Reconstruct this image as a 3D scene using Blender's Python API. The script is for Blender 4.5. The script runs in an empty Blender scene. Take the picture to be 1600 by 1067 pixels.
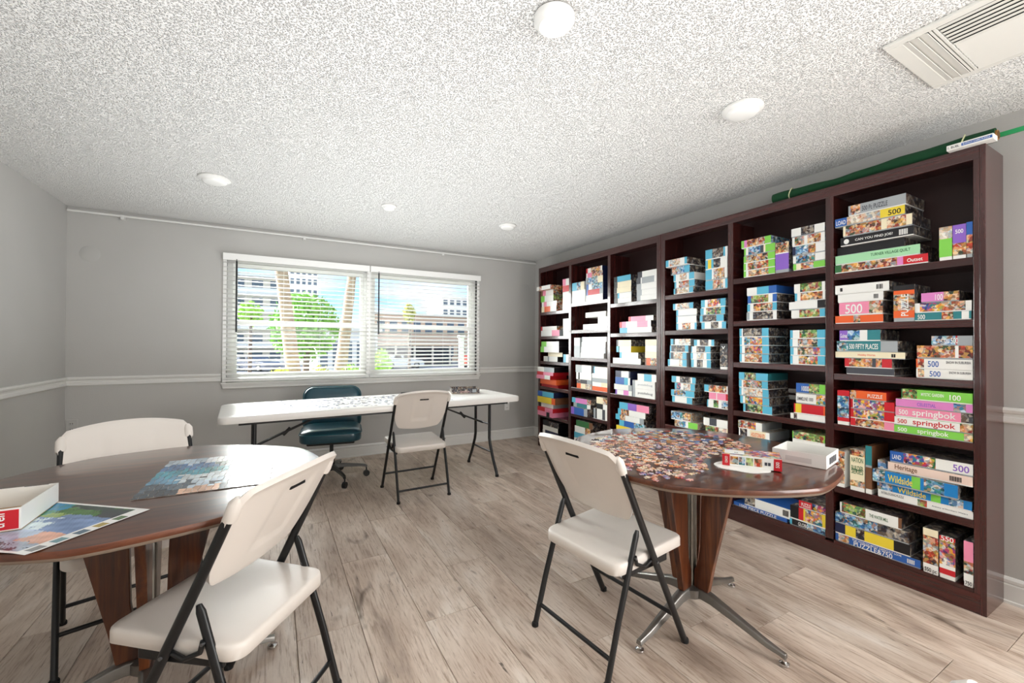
import bpy, math, random, json
from mathutils import Vector, Matrix, Euler
R = random.Random(7)
rad = math.radians
PI = math.pi
C = bpy.context.scene.collection
SC = bpy.context.scene

# ------------------------------------------------------------------ camera, sky, sun, exposure
def make_camera():
    ya, pi, ro = rad(29.295), rad(0.405), rad(0.306)
    F = Vector((math.sin(ya)*math.cos(pi), math.cos(ya)*math.cos(pi), math.sin(pi)))
    r = Vector((math.cos(ya), -math.sin(ya), 0)); u = r.cross(F)
    r2 = r*math.cos(ro)+u*math.sin(ro); u2 = -r*math.sin(ro)+u*math.cos(ro)
    m = Matrix((r2, u2, -F)).transposed().to_4x4()
    m.translation = Vector((0, 0, 1.2152))
    cd = bpy.data.cameras.new('camera'); co = bpy.data.objects.new('camera', cd); C.objects.link(co)
    co.matrix_world = m
    cd.sensor_width = 36; cd.lens = 665.351/1600*36; cd.clip_start = .05; cd.clip_end = 400
    SC.camera = co
make_camera()
SC.view_settings.view_transform = 'Standard'
SC.view_settings.look = 'None'
SC.view_settings.gamma = 1
SC.view_settings.use_curve_mapping = False
SC.view_settings.exposure = 0.22
SC.cycles.max_bounces = 10
SC.cycles.diffuse_bounces = 6
SC.cycles.sample_clamp_indirect = 8
SC.cycles.caustics_reflective = False
SC.cycles.caustics_refractive = False

def make_world(strength=1.15):
    w = bpy.data.worlds.new('sky'); SC.world = w; w.use_nodes = True
    n = w.node_tree.nodes; l = w.node_tree.links
    bg = n['Background']; bg.inputs[1].default_value = strength
    tc = n.new('ShaderNodeTexCoord'); mp = n.new('ShaderNodeMapping'); mp.inputs['Scale'].default_value = (1, 1, 3.2)
    ns = n.new('ShaderNodeTexNoise'); ns.inputs['Scale'].default_value = 2.6; ns.inputs['Detail'].default_value = 7; ns.inputs['Roughness'].default_value = .55
    rp = n.new('ShaderNodeValToRGB'); rp.color_ramp.elements[0].position = .42; rp.color_ramp.elements[1].position = .62
    mx = n.new('ShaderNodeMix'); mx.data_type = 'RGBA'
    mx.inputs[6].default_value = (.36, .60, .98, 1); mx.inputs[7].default_value = (1, 1, 1, 1)
    l.new(tc.outputs['Generated'], mp.inputs[0]); l.new(mp.outputs[0], ns.inputs[0]); l.new(ns.outputs[0], rp.inputs[0])
    l.new(rp.outputs[0], mx.inputs[0]); l.new(mx.outputs[2], bg.inputs[0])
make_world(1.45)

def lamp(name, kind, loc, direction, energy, color=(1, 1, 1), **k):
    d = bpy.data.lights.new(name, kind); d.energy = energy; d.color = color
    for a, b in k.items(): setattr(d, a, b)
    o = bpy.data.objects.new(name, d); C.objects.link(o); o.location = loc
    o.rotation_euler = Vector(direction).to_track_quat('-Z', 'Y').to_euler()
    return o
# hazy bright sky light coming in through the window wall, low over the car park
az, el = rad(-36), rad(8)
lamp('sun', 'SUN', (0, 20, 10), (-math.sin(az)*math.cos(el), -math.cos(az)*math.cos(el), -math.sin(el)), 46.0, (1, .99, .97), angle=rad(80))
# unseen fill lamp added behind and to the right of the camera
lamp('rear_fill', 'AREA', (2.7, -1.5, 1.35), (-.86, .5, -.02), 120, (1, .985, .965), shape='RECTANGLE', size=2.2, size_y=1.9)
# unseen fill lamps added to brighten the ceiling from below
lamp('bounce_fill', 'AREA', (.3, -.7, 1.5), (.1, .35, 1), 34, (.95, .98, 1), shape='RECTANGLE', size=1.8, size_y=1.2)
lamp('ceiling_wash', 'AREA', (.75, 2.7, .95), (0, 0, 1), 36, (.95, .98, 1), shape='RECTANGLE', size=2.6, size_y=3.4)

# ------------------------------------------------------------------ helpers
def lin(c):
    c /= 255.0
    return c/12.92 if c <= .04045 else ((c+.055)/1.055)**2.4
def rgb(h):
    if isinstance(h, str): h = (int(h[0:2], 16), int(h[2:4], 16), int(h[4:6], 16))
    return (lin(h[0]), lin(h[1]), lin(h[2]), 1)
_m = {}
def mat(name, col, rough=.6, metal=0, bump=0, bscale=200, coat=0, spec=.5, var=0, vscale=20):
    if name in _m: return _m[name]
    m = bpy.data.materials.new(name); m.use_nodes = True
    n = m.node_tree.nodes; l = m.node_tree.links; b = n['Principled BSDF']
    b.inputs['Base Color'].default_value = rgb(col); b.inputs['Roughness'].default_value = rough; b.inputs['Metallic'].default_value = metal
    b.inputs['Specular IOR Level'].default_value = spec
    if coat: b.inputs['Coat Weight'].default_value = coat; b.inputs['Coat Roughness'].default_value = .08
    tc = n.new('ShaderNodeTexCoord')
    if var:
        ns = n.new('ShaderNodeTexNoise'); ns.inputs['Scale'].default_value = vscale; ns.inputs['Detail'].default_value = 5
        l.new(tc.outputs['Object'], ns.inputs[0])
        hs = n.new('ShaderNodeHueSaturation'); hs.inputs['Color'].default_value = rgb(col)
        mr = n.new('ShaderNodeMapRange'); mr.inputs['From Min'].default_value = .3; mr.inputs['From Max'].default_value = .7; mr.inputs['To Min'].default_value = 1-var; mr.inputs['To Max'].default_value = 1+var
        l.new(ns.outputs[0], mr.inputs[0]); l.new(mr.outputs[0], hs.inputs['Value']); l.new(hs.outputs[0], b.inputs['Base Color'])
    if bump:
        nb = n.new('ShaderNodeTexNoise'); nb.inputs['Scale'].default_value = bscale; nb.inputs['Detail'].default_value = 3
        bp = n.new('ShaderNodeBump'); bp.inputs['Strength'].default_value = bump; bp.inputs['Distance'].default_value = .001
        l.new(tc.outputs['Object'], nb.inputs[0]); l.new(nb.outputs[0], bp.inputs['Height']); l.new(bp.outputs[0], b.inputs['Normal'])
    _m[name] = m; return m
def nodes_of(name, rough=.5, **k):
    m = mat(name, (128, 128, 128), rough, **k); n = m.node_tree.nodes
    return m, n, m.node_tree.links, n['Principled BSDF'], [q for q in n if q.type == 'TEX_COORD'][0]
def ramp(n, stops, const=False):
    r = n.new('ShaderNodeValToRGB'); cr = r.color_ramp
    if const: cr.interpolation = 'CONSTANT'
    while len(cr.elements) < len(stops): cr.elements.new(.5)
    for e, (p, c) in zip(cr.elements, stops): e.position = p; e.color = rgb(c)
    return r

class MB:
    def __init__(s): s.v = []; s.f = []; s.m = []; s.c = None
    def add(s, vs, fs, m=0):
        o = len(s.v); s.v += [tuple(x) for x in vs]; s.f += [tuple(i+o for i in f) for f in fs]; s.m += [m]*len(fs); return s
    def box(s, a, b, m=0, M=None):
        x0, y0, z0 = [min(p, q) for p, q in zip(a, b)]; x1, y1, z1 = [max(p, q) for p, q in zip(a, b)]
        vs = [(x0, y0, z0), (x1, y0, z0), (x1, y1, z0), (x0, y1, z0), (x0, y0, z1), (x1, y0, z1), (x1, y1, z1), (x0, y1, z1)]
        if M: vs = [tuple(M @ Vector(v)) for v in vs]
        return s.add(vs, [(0, 3, 2, 1), (4, 5, 6, 7), (0, 1, 5, 4), (1, 2, 6, 5), (2, 3, 7, 6), (3, 0, 4, 7)], m)
    def cbox(s, c, d, m=0, M=None):
        return s.box([p-q/2 for p, q in zip(c, d)], [p+q/2 for p, q in zip(c, d)], m, M)
    def tube(s, pts, r, seg=12, m=0, ell=None, side=None, cap=True):
        pts = [Vector(p) for p in pts]; n = len(pts); rs = r if isinstance(r, (list, tuple)) else [r]*n
        vs = []; fs = []
        up = Vector(side) if side else None
        for i, p in enumerate(pts):
            t = (pts[min(i+1, n-1)]-pts[max(i-1, 0)]).normalized()
            if up is None:
                up = Vector((0, 0, 1)) if abs(t.z) < .9 else Vector((1, 0, 0))
            a = (up-t*up.dot(t)).normalized(); b = t.cross(a); up = a
            e = ell or 1
            for k in range(seg):
                th = 2*PI*k/seg; vs.append(p+a*math.cos(th)*rs[i]+b*math.sin(th)*rs[i]*e)
        for i in range(n-1):
            for k in range(seg):
                q = (k+1) % seg; fs.append((i*seg+k, i*seg+q, (i+1)*seg+q, (i+1)*seg+k))
        if cap: fs.append(tuple(range(seg))[::-1]); fs.append(tuple((n-1)*seg+k for k in range(seg)))
        return s.add(vs, fs, m)
    def lathe(s, prof, c=(0, 0, 0), seg=24, m=0, M=None):
        vs = []; fs = []; n = len(prof)
        for r, z in prof:
            for k in range(seg):
                th = 2*PI*k/seg; v = Vector((c[0]+r*math.cos(th), c[1]+r*math.sin(th), c[2]+z)); vs.append(M @ v if M else v)
        for i in range(n-1):
            for k in range(seg):
                q = (k+1) % seg; fs.append((i*seg+k, i*seg+q, (i+1)*seg+q, (i+1)*seg+k))
        fs.append(tuple(range(seg))[::-1]); fs.append(tuple((n-1)*seg+k for k in range(seg)))
        return s.add(vs, fs, m)
    def prism(s, poly, z0, z1, m=0, M=None):
        n = len(poly); vs = [(p[0], p[1], z0) for p in poly]+[(p[0], p[1], z1) for p in poly]
        if M: vs = [tuple(M @ Vector(v)) for v in vs]
        fs = [tuple(range(n))[::-1], tuple(range(n, 2*n))]+[(i, (i+1) % n, n+(i+1) % n, n+i) for i in range(n)]
        return s.add(vs, fs, m)
    def loops(s, loops, m=0, mats=None, cap=(True, True)):
        n = len(loops[0]); o = len(s.v); vs = [p for L in loops for p in L]; fs = []; ms = []
        for i in range(len(loops)-1):
            for k in range(n):
                q = (k+1) % n; fs.append((i*n+k, i*n+q, (i+1)*n+q, (i+1)*n+k)); ms.append(mats[i] if mats else m)
        if cap[0]: fs.append(tuple(range(n))[::-1]); ms.append(mats[0] if mats else m)
        if cap[1]: fs.append(tuple((len(loops)-1)*n+k for k in range(n))); ms.append(mats[-1] if mats else m)
        s.add(vs, fs, m); s.m[-len(ms):] = ms; return s
    def mesh(s, name, mats, smooth=None, cols=None):
        me = bpy.data.meshes.new(name); me.from_pydata([tuple(v) for v in s.v], [], s.f)
        for q in (mats if isinstance(mats, (list, tuple)) else [mats]): me.materials.append(q)
        me.polygons.foreach_set('material_index', s.m)
        if cols:
            a = me.color_attributes.new('print', 'FLOAT_COLOR', 'CORNER'); buf = []
            for p, c in zip(me.polygons, cols):
                buf += list(c)*p.loop_total
            a.data.foreach_set('color', buf)
        if smooth:
            me.polygons.foreach_set('use_smooth', [True]*len(me.polygons)); me.set_sharp_from_angle(angle=rad(smooth))
        me.update(); return me
    def build(s, name, mats, parent=None, smooth=None, loc=(0, 0, 0), rz=0, bevel=0, cols=None):
        o = bpy.data.objects.new(name, s.mesh(name, mats, smooth, cols)); C.objects.link(o); o.location = loc; o.rotation_euler = (0, 0, rz)
        if parent: o.parent = parent
        if bevel:
            b = o.modifiers.new('bevel', 'BEVEL'); b.width = bevel; b.segments = 2; b.limit_method = 'ANGLE'; b.angle_limit = rad(40)
        return o
def tag(o, label=None, cat=None, group=None, kind=None):
    if label: o['label'] = label
    if cat: o['category'] = cat
    if group: o['group'] = group
    if kind: o['kind'] = kind
    return o
def thing(name, label, cat, loc=(0, 0, 0), rz=0, group=None):
    o = bpy.data.objects.new(name, None); C.objects.link(o); o.location = loc; o.rotation_euler = (0, 0, rz); o.empty_display_size = .1
    return tag(o, label, cat, group)
def dup(root, loc, rz, label=None):
    def cp(o, par):
        c = o.copy(); C.objects.link(c); c.parent = par
        for ch in [x for x in o.children]: cp(ch, c)
        return c
    r = cp(root, None); r.location = loc; r.rotation_euler = (0, 0, rz)
    if label: r['label'] = label
    return r
_t = {}
FACE_W = Matrix(((0, 0, -1), (-1, 0, 0), (0, 1, 0)))   # text whose front looks towards -x
def text_mesh(body):
    """flat lettering mesh normalised to the unit square"""
    if body in _t: return _t[body]
    mb = MB()
    if set(body) <= set('|'):
        n = len(body)*2
        for i in range(n):
            w = .55/n if i % 3 else .8/n
            mb.add([(i/n, 0, 0), (i/n+w, 0, 0), (i/n+w, 1, 0), (i/n, 1, 0)], [(0, 1, 2, 3)])
    elif set(body) <= set('\u25a0\u25aa'):
        n = len(body)
        for i in range(n): mb.add([(i/n, 0, 0), ((i+.8)/n, 0, 0), ((i+.8)/n, 1, 0), (i/n, 1, 0)], [(0, 1, 2, 3)])
    elif body == '\u25cf':
        mb.add([(.5+.5*math.cos(k*PI/8), .5+.5*math.sin(k*PI/8), 0) for k in range(16)], [tuple(range(16))])
    else:
        cu = bpy.data.curves.new('lettering', 'FONT'); cu.body = body; cu.fill_mode = 'FRONT'; cu.offset = .012; cu.resolution_u = 3
        ob = bpy.data.objects.new('lettering', cu); C.objects.link(ob)
        dg = bpy.context.evaluated_depsgraph_get(); me = bpy.data.meshes.new_from_object(ob.evaluated_get(dg))
        bpy.data.objects.remove(ob); bpy.data.curves.remove(cu)
        xs = [v.co.x for v in me.vertices]; ys = [v.co.y for v in me.vertices]
        x0, x1, y0, y1 = min(xs), max(xs), min(ys), max(ys)
        for v in me.vertices: v.co = ((v.co.x-x0)/(x1-x0), (v.co.y-y0)/(y1-y0), 0)
        me.name = 'lettering'; me.materials.clear(); me.materials.append(None)
        _t[body] = me; return me
    me = mb.mesh('lettering', [None]); _t[body] = me; return me
def letter(body, m, parent, origin, ax, ay, w, h):
    """origin = lower-left corner, ax/ay = unit directions of writing and of up, in the parent's space"""
    ax, ay = Vector(ax), Vector(ay); az_ = ax.cross(ay)
    o = bpy.data.objects.new('lettering', text_mesh(body)); C.objects.link(o)
    o.parent = parent
    M = Matrix((ax*w, ay*h, az_)).transposed().to_4x4(); M.translation = Vector(origin)
    o.matrix_local = M
    o.material_slots[0].link = 'OBJECT'; o.material_slots[0].material = m
    return o

# ------------------------------------------------------------------ palette and special materials
PAL = dict(W='eeeeea', K='17161a', N='1c2447', B='2a5fae', b='58b4d2', T='2d7f86', G='2f6b3c', L='8fd04c', Y='ecd23c', C='f1e6c6', O='e8632b', R='c9202c', P='ef8fa4', M='d6479a', V='8b62c4', S='a3a9ad', D='43454d', U='7a5238')
PAL.update(M='dd86c6', P='ee8fae', E='a6dcae', A='1c7fc4', H='efd6c8', L='82d052')
NAMES = dict(W='white', K='black', N='navy', B='blue', b='cyan', T='teal', G='green', L='lime', Y='yellow', C='cream', O='orange', R='red', P='pink', M='lilac', V='purple', S='grey', D='charcoal', U='brown', E='mint', A='azure', H='peach')
ARTS = {
 '1': ['c2452d', 'e8b25a', '7d2f22', 'f0dfc0', '3f5a3a', 'd88f6a', '2c2a30', 'b9c7cf'],
 '2': ['2f6aa8', '9fd0e6', '1b3556', 'e6eef2', '3f8f8a', 'c48a4a', '203040', '6f9fd0'],
 '3': ['3f7a35', 'a8c45c', '1f3a22', 'd9dcb0', '6b4a2c', 'c9433a', '2b4a5e', '7fae6a'],
 '4': ['e9dfc8', 'b9a98a', 'f4f1ea', '8f8a86', 'd7b48c', 'a9bcc6', 'ece6da', 'c77f5c'],
 '5': ['1c1a1e', '4c4038', '8a7868', '2c3444', 'c9bfae', '3a1f1c', '6a6e78', '17171b'],
 '0': ['d03a34', 'f0c23c', '2f66b0', 'f2efe8', '2e8a52', '7b3f8f', '1f1f26', 'ee8f4f'],
}
def art(k):
    name = 'printed_picture_'+k
    if name in _m: return _m[name]
    m, n, l, b, tc = nodes_of(name, .32)
    oi = n.new('ShaderNodeObjectInfo'); mu = n.new('ShaderNodeMath'); mu.operation = 'MULTIPLY'; mu.inputs[1].default_value = 37.0
    l.new(oi.outputs['Random'], mu.inputs[0])
    ad = n.new('ShaderNodeVectorMath'); ad.operation = 'ADD'; l.new(tc.outputs['Object'], ad.inputs[0]); l.new(mu.outputs[0], ad.inputs[1])
    nz = n.new('ShaderNodeTexNoise'); nz.inputs['Scale'].default_value = 45; nz.inputs['Detail'].default_value = 2; l.new(ad.outputs[0], nz.inputs[0])
    mv = n.new('ShaderNodeVectorMath'); mv.operation = 'MULTIPLY_ADD'; mv.inputs[1].default_value = (.012,)*3
    l.new(nz.outputs[1], mv.inputs[0]); l.new(ad.outputs[0], mv.inputs[2])
    vo = n.new('ShaderNodeTexVoronoi'); vo.inputs['Scale'].default_value = 85; l.new(mv.outputs[0], vo.inputs['Vector'])
    sp = n.new('ShaderNodeSeparateColor'); l.new(vo.outputs['Color'], sp.inputs[0])
    a = ARTS[k]; r = ramp(n, [(i/8, a[i]) for i in range(8)], True); l.new(sp.outputs[0], r.inputs[0])
    vo2 = n.new('ShaderNodeTexVoronoi'); vo2.inputs['Scale'].default_value = 38; l.new(mv.outputs[0], vo2.inputs['Vector'])
    sp2 = n.new('ShaderNodeSeparateColor'); l.new(vo2.outputs['Color'], sp2.inputs[0])
    r2 = ramp(n, [(i/8, a[(i+3) % 8]) for i in range(8)], True); l.new(sp2.outputs[1], r2.inputs[0])
    mx = n.new('ShaderNodeMix'); mx.data_type = 'RGBA'; mx.inputs[0].default_value = .42
    l.new(r.outputs[0], mx.inputs[6]); l.new(r2.outputs[0], mx.inputs[7]); l.new(mx.outputs[2], b.inputs['Base Color'])
    return m
def card(k):
    if k in '012345': return art(k)
    return mat('card_'+NAMES[k], PAL[k], .35)
def ink(k): return mat('ink_'+NAMES[k], PAL[k], .5)
def vprint():
    m, n, l, b, tc = nodes_of('photo_print', .25)
    a = n.new('ShaderNodeVertexColor'); a.layer_name = 'print'; l.new(a.outputs[0], b.inputs['Base Color']); return m

def wood(name, c0, c1, c2, rough, coat, axis=0, scale=9, edge=0):
    m, n, l, b, tc = nodes_of(name, rough, coat=coat)
    mp = n.new('ShaderNodeMapping'); sc = [scale, scale, scale]; sc[axis] = scale*.06; mp.inputs['Scale'].default_value = sc
    l.new(tc.outputs['Object'], mp.inputs[0])
    ns = n.new('ShaderNodeTexNoise'); ns.inputs['Scale'].default_value = 4; ns.inputs['Detail'].default_value = 9; ns.inputs['Roughness'].default_value = .65; ns.inputs['Distortion'].default_value = .4
    l.new(mp.outputs[0], ns.inputs[0]); r = ramp(n, [(.3, c0), (.5, c1), (.72, c2)]); l.new(ns.outputs[0], r.inputs[0]); l.new(r.outputs[0], b.inputs['Base Color'])
    bp = n.new('ShaderNodeBump'); bp.inputs['Strength'].default_value = .08; bp.inputs['Distance'].default_value = .001; l.new(ns.outputs[0], bp.inputs['Height']); l.new(bp.outputs[0], b.inputs['Normal'])
    return m
WALNUT = wood('walnut_laminate', '2c150c', '4a2616', '6b3c22', .3, .6, 0)
WALNUT_V = wood('walnut_board', '2e130a', '54280f', '7f4720', .35, .4, 2)
MAHOG = wood('mahogany_veneer', '2a0d0d', '3c1614', '512420', .27, .5, 2, 6)
MAHOG_H = wood('mahogany_veneer_flat', '2a0d0d', '3c1614', '512420', .27, .5, 1, 6)
MAHOG_B = mat('mahogany_back', '2a0f0d', .55, var=.12, vscale=6)
PLASTIC = mat('white_plastic', 'e6dfd8', .38, bump=.15, bscale=500)
PLASTIC_T = mat('white_table_plastic', 'edeae6', .3, bump=.12, bscale=400)
BLACKM = mat('black_enamel', '121315', .38, bump=.1, bscale=300)
PAINT = mat('white_trim_paint', 'dededb', .35)
VINYLW = mat('white_window_vinyl', 'f2f2f0', .35)
SLAT = mat('white_blind_slat', 'f4f4f2', .4)
CHROME = mat('chrome', 'cfcfcf', .18, 1)
ALU = mat('cast_aluminium', '86837f', .34, .85, var=.2, vscale=8)
DARKIN = mat('opening_shade', '050505', .9)  # near-black colour painting the shade inside slots and openings
# ------------------------------------------------------------------ room shell
XL, XR, YB, YR, H = -1.484, 3.063, 4.834, -2.6, 2.335
def wall_mat():
    m, n, l, b, tc = nodes_of('grey_wall_paint', .55)
    ns = n.new('ShaderNodeTexNoise'); ns.inputs['Scale'].default_value = 1.3; l.new(tc.outputs['Object'], ns.inputs[0])
    r = ramp(n, [(.3, 'b4b3b0'), (.7, 'bbbab7')]); l.new(ns.outputs[0], r.inputs[0]); l.new(r.outputs[0], b.inputs['Base Color'])
    n2 = n.new('ShaderNodeTexNoise'); n2.inputs['Scale'].default_value = 120; n2.inputs['Detail'].default_value = 4; l.new(tc.outputs['Object'], n2.inputs[0])
    bp = n.new('ShaderNodeBump'); bp.inputs['Strength'].default_value = .35; bp.inputs['Distance'].default_value = .0015; l.new(n2.outputs[0], bp.inputs['Height']); l.new(bp.outputs[0], b.inputs['Normal'])
    return m
WALL = wall_mat()
def popcorn():
    m, n, l, b, tc = nodes_of('popcorn_plaster', .9)
    b.inputs['Base Color'].default_value = rgb('eeeeec')
    n1 = n.new('ShaderNodeTexNoise'); n1.inputs['Scale'].default_value = 150; n1.inputs['Detail'].default_value = 3.5; n1.inputs['Roughness'].default_value = .6
    n2 = n.new('ShaderNodeTexVoronoi'); n2.feature = 'SMOOTH_F1'; n2.inputs['Scale'].default_value = 165; n2.inputs['Smoothness'].default_value = .5
    l.new(tc.outputs['Object'], n1.inputs[0]); l.new(tc.outputs['Object'], n2.inputs['Vector'])
    su = n.new('ShaderNodeMath'); su.operation = 'SUBTRACT'; l.new(n1.outputs[0], su.inputs[0]); l.new(n2.outputs['Distance'], su.inputs[1])
    r = ramp(n, [(.0, (0, 0, 0)), (.45, (255, 255, 255))]); l.new(su.outputs[0], r.inputs[0])
    bp = n.new('ShaderNodeBump'); bp.inputs['Strength'].default_value = 1; bp.inputs['Distance'].default_value = .009; l.new(r.outputs[0], bp.inputs['Height']); l.new(bp.outputs[0], b.inputs['Normal'])
    return m
def st(o): o['kind'] = 'structure'; return o
T = .14
st(MB().box((XL-T, YR-T, -.12), (XR+T, YB+T, -.008)).build('floor', mat('floor_screed', '4a4038', .8)))
st(MB().box((XL-T, YR-T, H), (XR+T, YB+T, H+.15)).build('ceiling', popcorn()))
st(MB().box((XL-T, YR-T, -.008), (XL, YB+T, H)).build('wall_left', WALL))
st(MB().box((XR, YR-T, -.008), (XR+T, YB+T, H)).build('wall_right', WALL))
st(MB().box((XL, YR-T, -.008), (XR, YR, H)).build('wall_rear', WALL))
WX0, WX1, WZ0, WZ1 = -.385, 2.205, .84, 2.03
w = MB()
w.box((XL, YB, -.008), (WX0, YB+T, H)); w.box((WX1, YB, -.008), (XR, YB+T, H)); w.box((WX0, YB, -.008), (WX1, YB+T, WZ0)); w.box((WX0, YB, WZ1), (WX1, YB+T, H))
st(w.build('wall_back', WALL))

# floor planks, each a board of its own
def plank_mat():
    m, n, l, b, tc = nodes_of('whitewashed_oak', .42)
    b.inputs['Specular IOR Level'].default_value = .45
    oi = n.new('ShaderNodeObjectInfo'); mu = n.new('ShaderNodeMath'); mu.operation = 'MULTIPLY'; mu.inputs[1].default_value = 91.0; l.new(oi.outputs['Random'], mu.inputs[0])
    ad = n.new('ShaderNodeVectorMath'); ad.operation = 'ADD'; l.new(tc.outputs['Object'], ad.inputs[0]); l.new(mu.outputs[0], ad.inputs[1])
    def noise(sx, sy, detail, rough=.6, dist=0):
        mp = n.new('ShaderNodeMapping'); mp.inputs['Scale'].default_value = (sx, sy, sx); l.new(ad.outputs[0], mp.inputs[0])
        q = n.new('ShaderNodeTexNoise'); q.inputs['Scale'].default_value = 1; q.inputs['Detail'].default_value = detail; q.inputs['Roughness'].default_value = rough; q.inputs['Distortion'].default_value = dist
        l.new(mp.outputs[0], q.inputs[0]); return q
    g1 = noise(7, 1.6, 6, .6, .6); r1 = ramp(n, [(.28, '948275'), (.42, 'b8a596'), (.56, 'cdbdaf'), (.74, 'ddd3ca')]); l.new(g1.outputs[0], r1.inputs[0])
    # fine grain
    g2 = noise(110, 7, 5, .7, .3); r2 = ramp(n, [(.34, 'b5a698'), (.5, 'ffffff')]); l.new(g2.outputs[0], r2.inputs[0])
    m1 = n.new('ShaderNodeMix'); m1.data_type = 'RGBA'; m1.blend_type = 'MULTIPLY'; m1.inputs[0].default_value = .75; l.new(r1.outputs[0], m1.inputs[6]); l.new(r2.outputs[0], m1.inputs[7])
    # dark cracks and knots
    g3 = noise(60, 6.5, 3, .6, 1.6); r3 = ramp(n, [(.27, '4a3e36'), (.325, 'ffffff')]); l.new(g3.outputs[0], r3.inputs[0])
    m2 = n.new('ShaderNodeMix'); m2.data_type = 'RGBA'; m2.blend_type = 'MULTIPLY'; m2.inputs[0].default_value = .85; l.new(m1.outputs[2], m2.inputs[6]); l.new(r3.outputs[0], m2.inputs[7])
    g4 = noise(9, 3.0, 2, .5, .8); r4 = ramp(n, [(.24, '6d5c4f'), (.36, 'ffffff')]); l.new(g4.outputs[0], r4.inputs[0])
    m3 = n.new('ShaderNodeMix'); m3.data_type = 'RGBA'; m3.blend_type = 'MULTIPLY'; m3.inputs[0].default_value = .8; l.new(m2.outputs[2], m3.inputs[6]); l.new(r4.outputs[0], m3.inputs[7])
    hs = n.new('ShaderNodeHueSaturation'); mr = n.new('ShaderNodeMapRange'); mr.inputs['To Min'].default_value = .86; mr.inputs['To Max'].default_value = 1.12
    l.new(oi.outputs['Random'], mr.inputs[0]); l.new(mr.outputs[0], hs.inputs['Value']); l.new(m3.outputs[2], hs.inputs['Color']); l.new(hs.outputs[0], b.inputs['Base Color'])
    bp = n.new('ShaderNodeBump'); bp.inputs['Strength'].default_value = .25; bp.inputs['Distance'].default_value = .0008; l.new(g2.outputs[0], bp.inputs['Height']); l.new(bp.outputs[0], b.inputs['Normal'])
    return m
PLANK = plank_mat()
floor_o = bpy.data.objects['floor']
ends = {4: 1.815, 5: 2.209, 6: 2.58, 7: 1.75, 3: 2.515, 2: 1.95, 8: 1.23, 9: 1.085}
step = 1.215
for c in range(-5, 14):
    x0 = .588+.247*(c-4); x1 = x0+.247
    x0, x1 = max(x0, XL), min(x1, XR)
    if x1-x0 < .01: continue
    k = c
    e0 = ends.get(k+0) if k in ends else R.uniform(0, 1.2)
    y = e0-step*6
    while y < YB:
        a, b_ = max(y, YR), min(y+step, YB)
        if b_-a > .02:
            g = .0009
            mb = MB(); w2, l2 = (x1-x0)/2-g, (b_-a)/2-g
            mb.loops([[(-w2, -l2, -.008), (w2, -l2, -.008), (w2, l2, -.008), (-w2, l2, -.008)], [(-w2, -l2, -.0015), (w2, -l2, -.0015), (w2, l2, -.0015), (-w2, l2, -.0015)],
                      [(-w2+.0015, -l2+.0015, 0), (w2-.0015, -l2+.0015, 0), (w2-.0015, l2-.0015, 0), (-w2+.0015, l2-.0015, 0)]])
            mb.build('plank', PLANK, floor_o, loc=((x0+x1)/2, (a+b_)/2, 0))
        y += step

# chair rail and baseboards: profiles run along the walls
def run(name, prof, p0, p1, nrm, m=PAINT):
    """prof: (out, z) pairs; extruded from p0 to p1 on the wall whose inner normal is nrm"""
    vs = []; n = len(prof)
    for p in (p0, p1):
        for o_, z in prof: vs.append((p[0]+nrm[0]*o_, p[1]+nrm[1]*o_, z))
    fs = [tuple(range(n))[::-1], tuple(range(n, 2*n))]+[(i, (i+1) % n, n+(i+1) % n, n+i) for i in range(n)]
    return st(MB().add(vs, fs).build(name, m))
RZ = .928
rail = [(0, RZ-.075), (.008, RZ-.075), (.014, RZ-.068), (.014, RZ-.048), (.008, RZ-.043), (.008, RZ-.03), (.018, RZ-.024), (.022, RZ-.012), (.018, RZ-.002), (.010, RZ), (0, RZ)]
base = [(0, 0), (.016, 0), (.016, .012), (.012, .016), (.012, .088), (.008, .094), (.012, .098), (.012, .112), (.006, .122), (0, .124)]
run('trim_1', rail, (XL, YB), (-.425, YB), (0, -1)); run('trim_2', rail, (2.245, YB), (XR, YB), (0, -1))
run('trim_3', rail, (XL, YR), (XL, YB), (1, 0)); run('trim_4', rail, (XR, YR), (XR, YB), (-1, 0))
shoe = lambda t: t
run('baseboard_back', base, (XL, YB), (XR, YB), (0, -1)); run('baseboard_left', base, (XL, YR), (XL, YB), (1, 0)); run('baseboard_right', base, (XR, YR), (XR, YB), (-1, 0))

# ------------------------------------------------------------------ windows
def window(idx, x0, x1):
    f = MB(); y0, y1 = YB+.045, YB+.115; t = .045
    f.box((x0, y0, WZ0), (x0+t, y1, WZ1)); f.box((x1-t, y0, WZ0), (x1, y1, WZ1)); f.box((x0+t, y0, WZ0), (x1-t, y1, WZ0+t)); f.box((x0+t, y0, WZ1-t), (x1-t, y1, WZ1))
    o = st(f.build('window_%d' % idx, VINYLW))
    zm = 1.405
    def sash(nm, za, zb, ya, yb, top_t, bot_t):
        s = MB(); s.box((x0+t, ya, za), (x0+t+.035, yb, zb)); s.box((x1-t-.035, ya, za), (x1-t, yb, zb)); s.box((x0+t+.035, ya, za), (x1-t-.035, yb, za+bot_t)); s.box((x0+t+.035, ya, zb-top_t), (x1-t-.035, yb, zb))
        q = s.build(nm, VINYLW, o)
        g = MB().box((x0+t+.03, (ya+yb)/2-.002, za+.02), (x1-t-.03, (ya+yb)/2+.002, zb-.02)).build('pane', GLASS, q)
    sash('upper_sash', zm-.02, WZ1-t, y0+.035, y0+.06, .03, .045)
    sash('lower_sash', WZ0+t, zm+.025, y0+.008, y0+.033, .045, .04)
    return o
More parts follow.
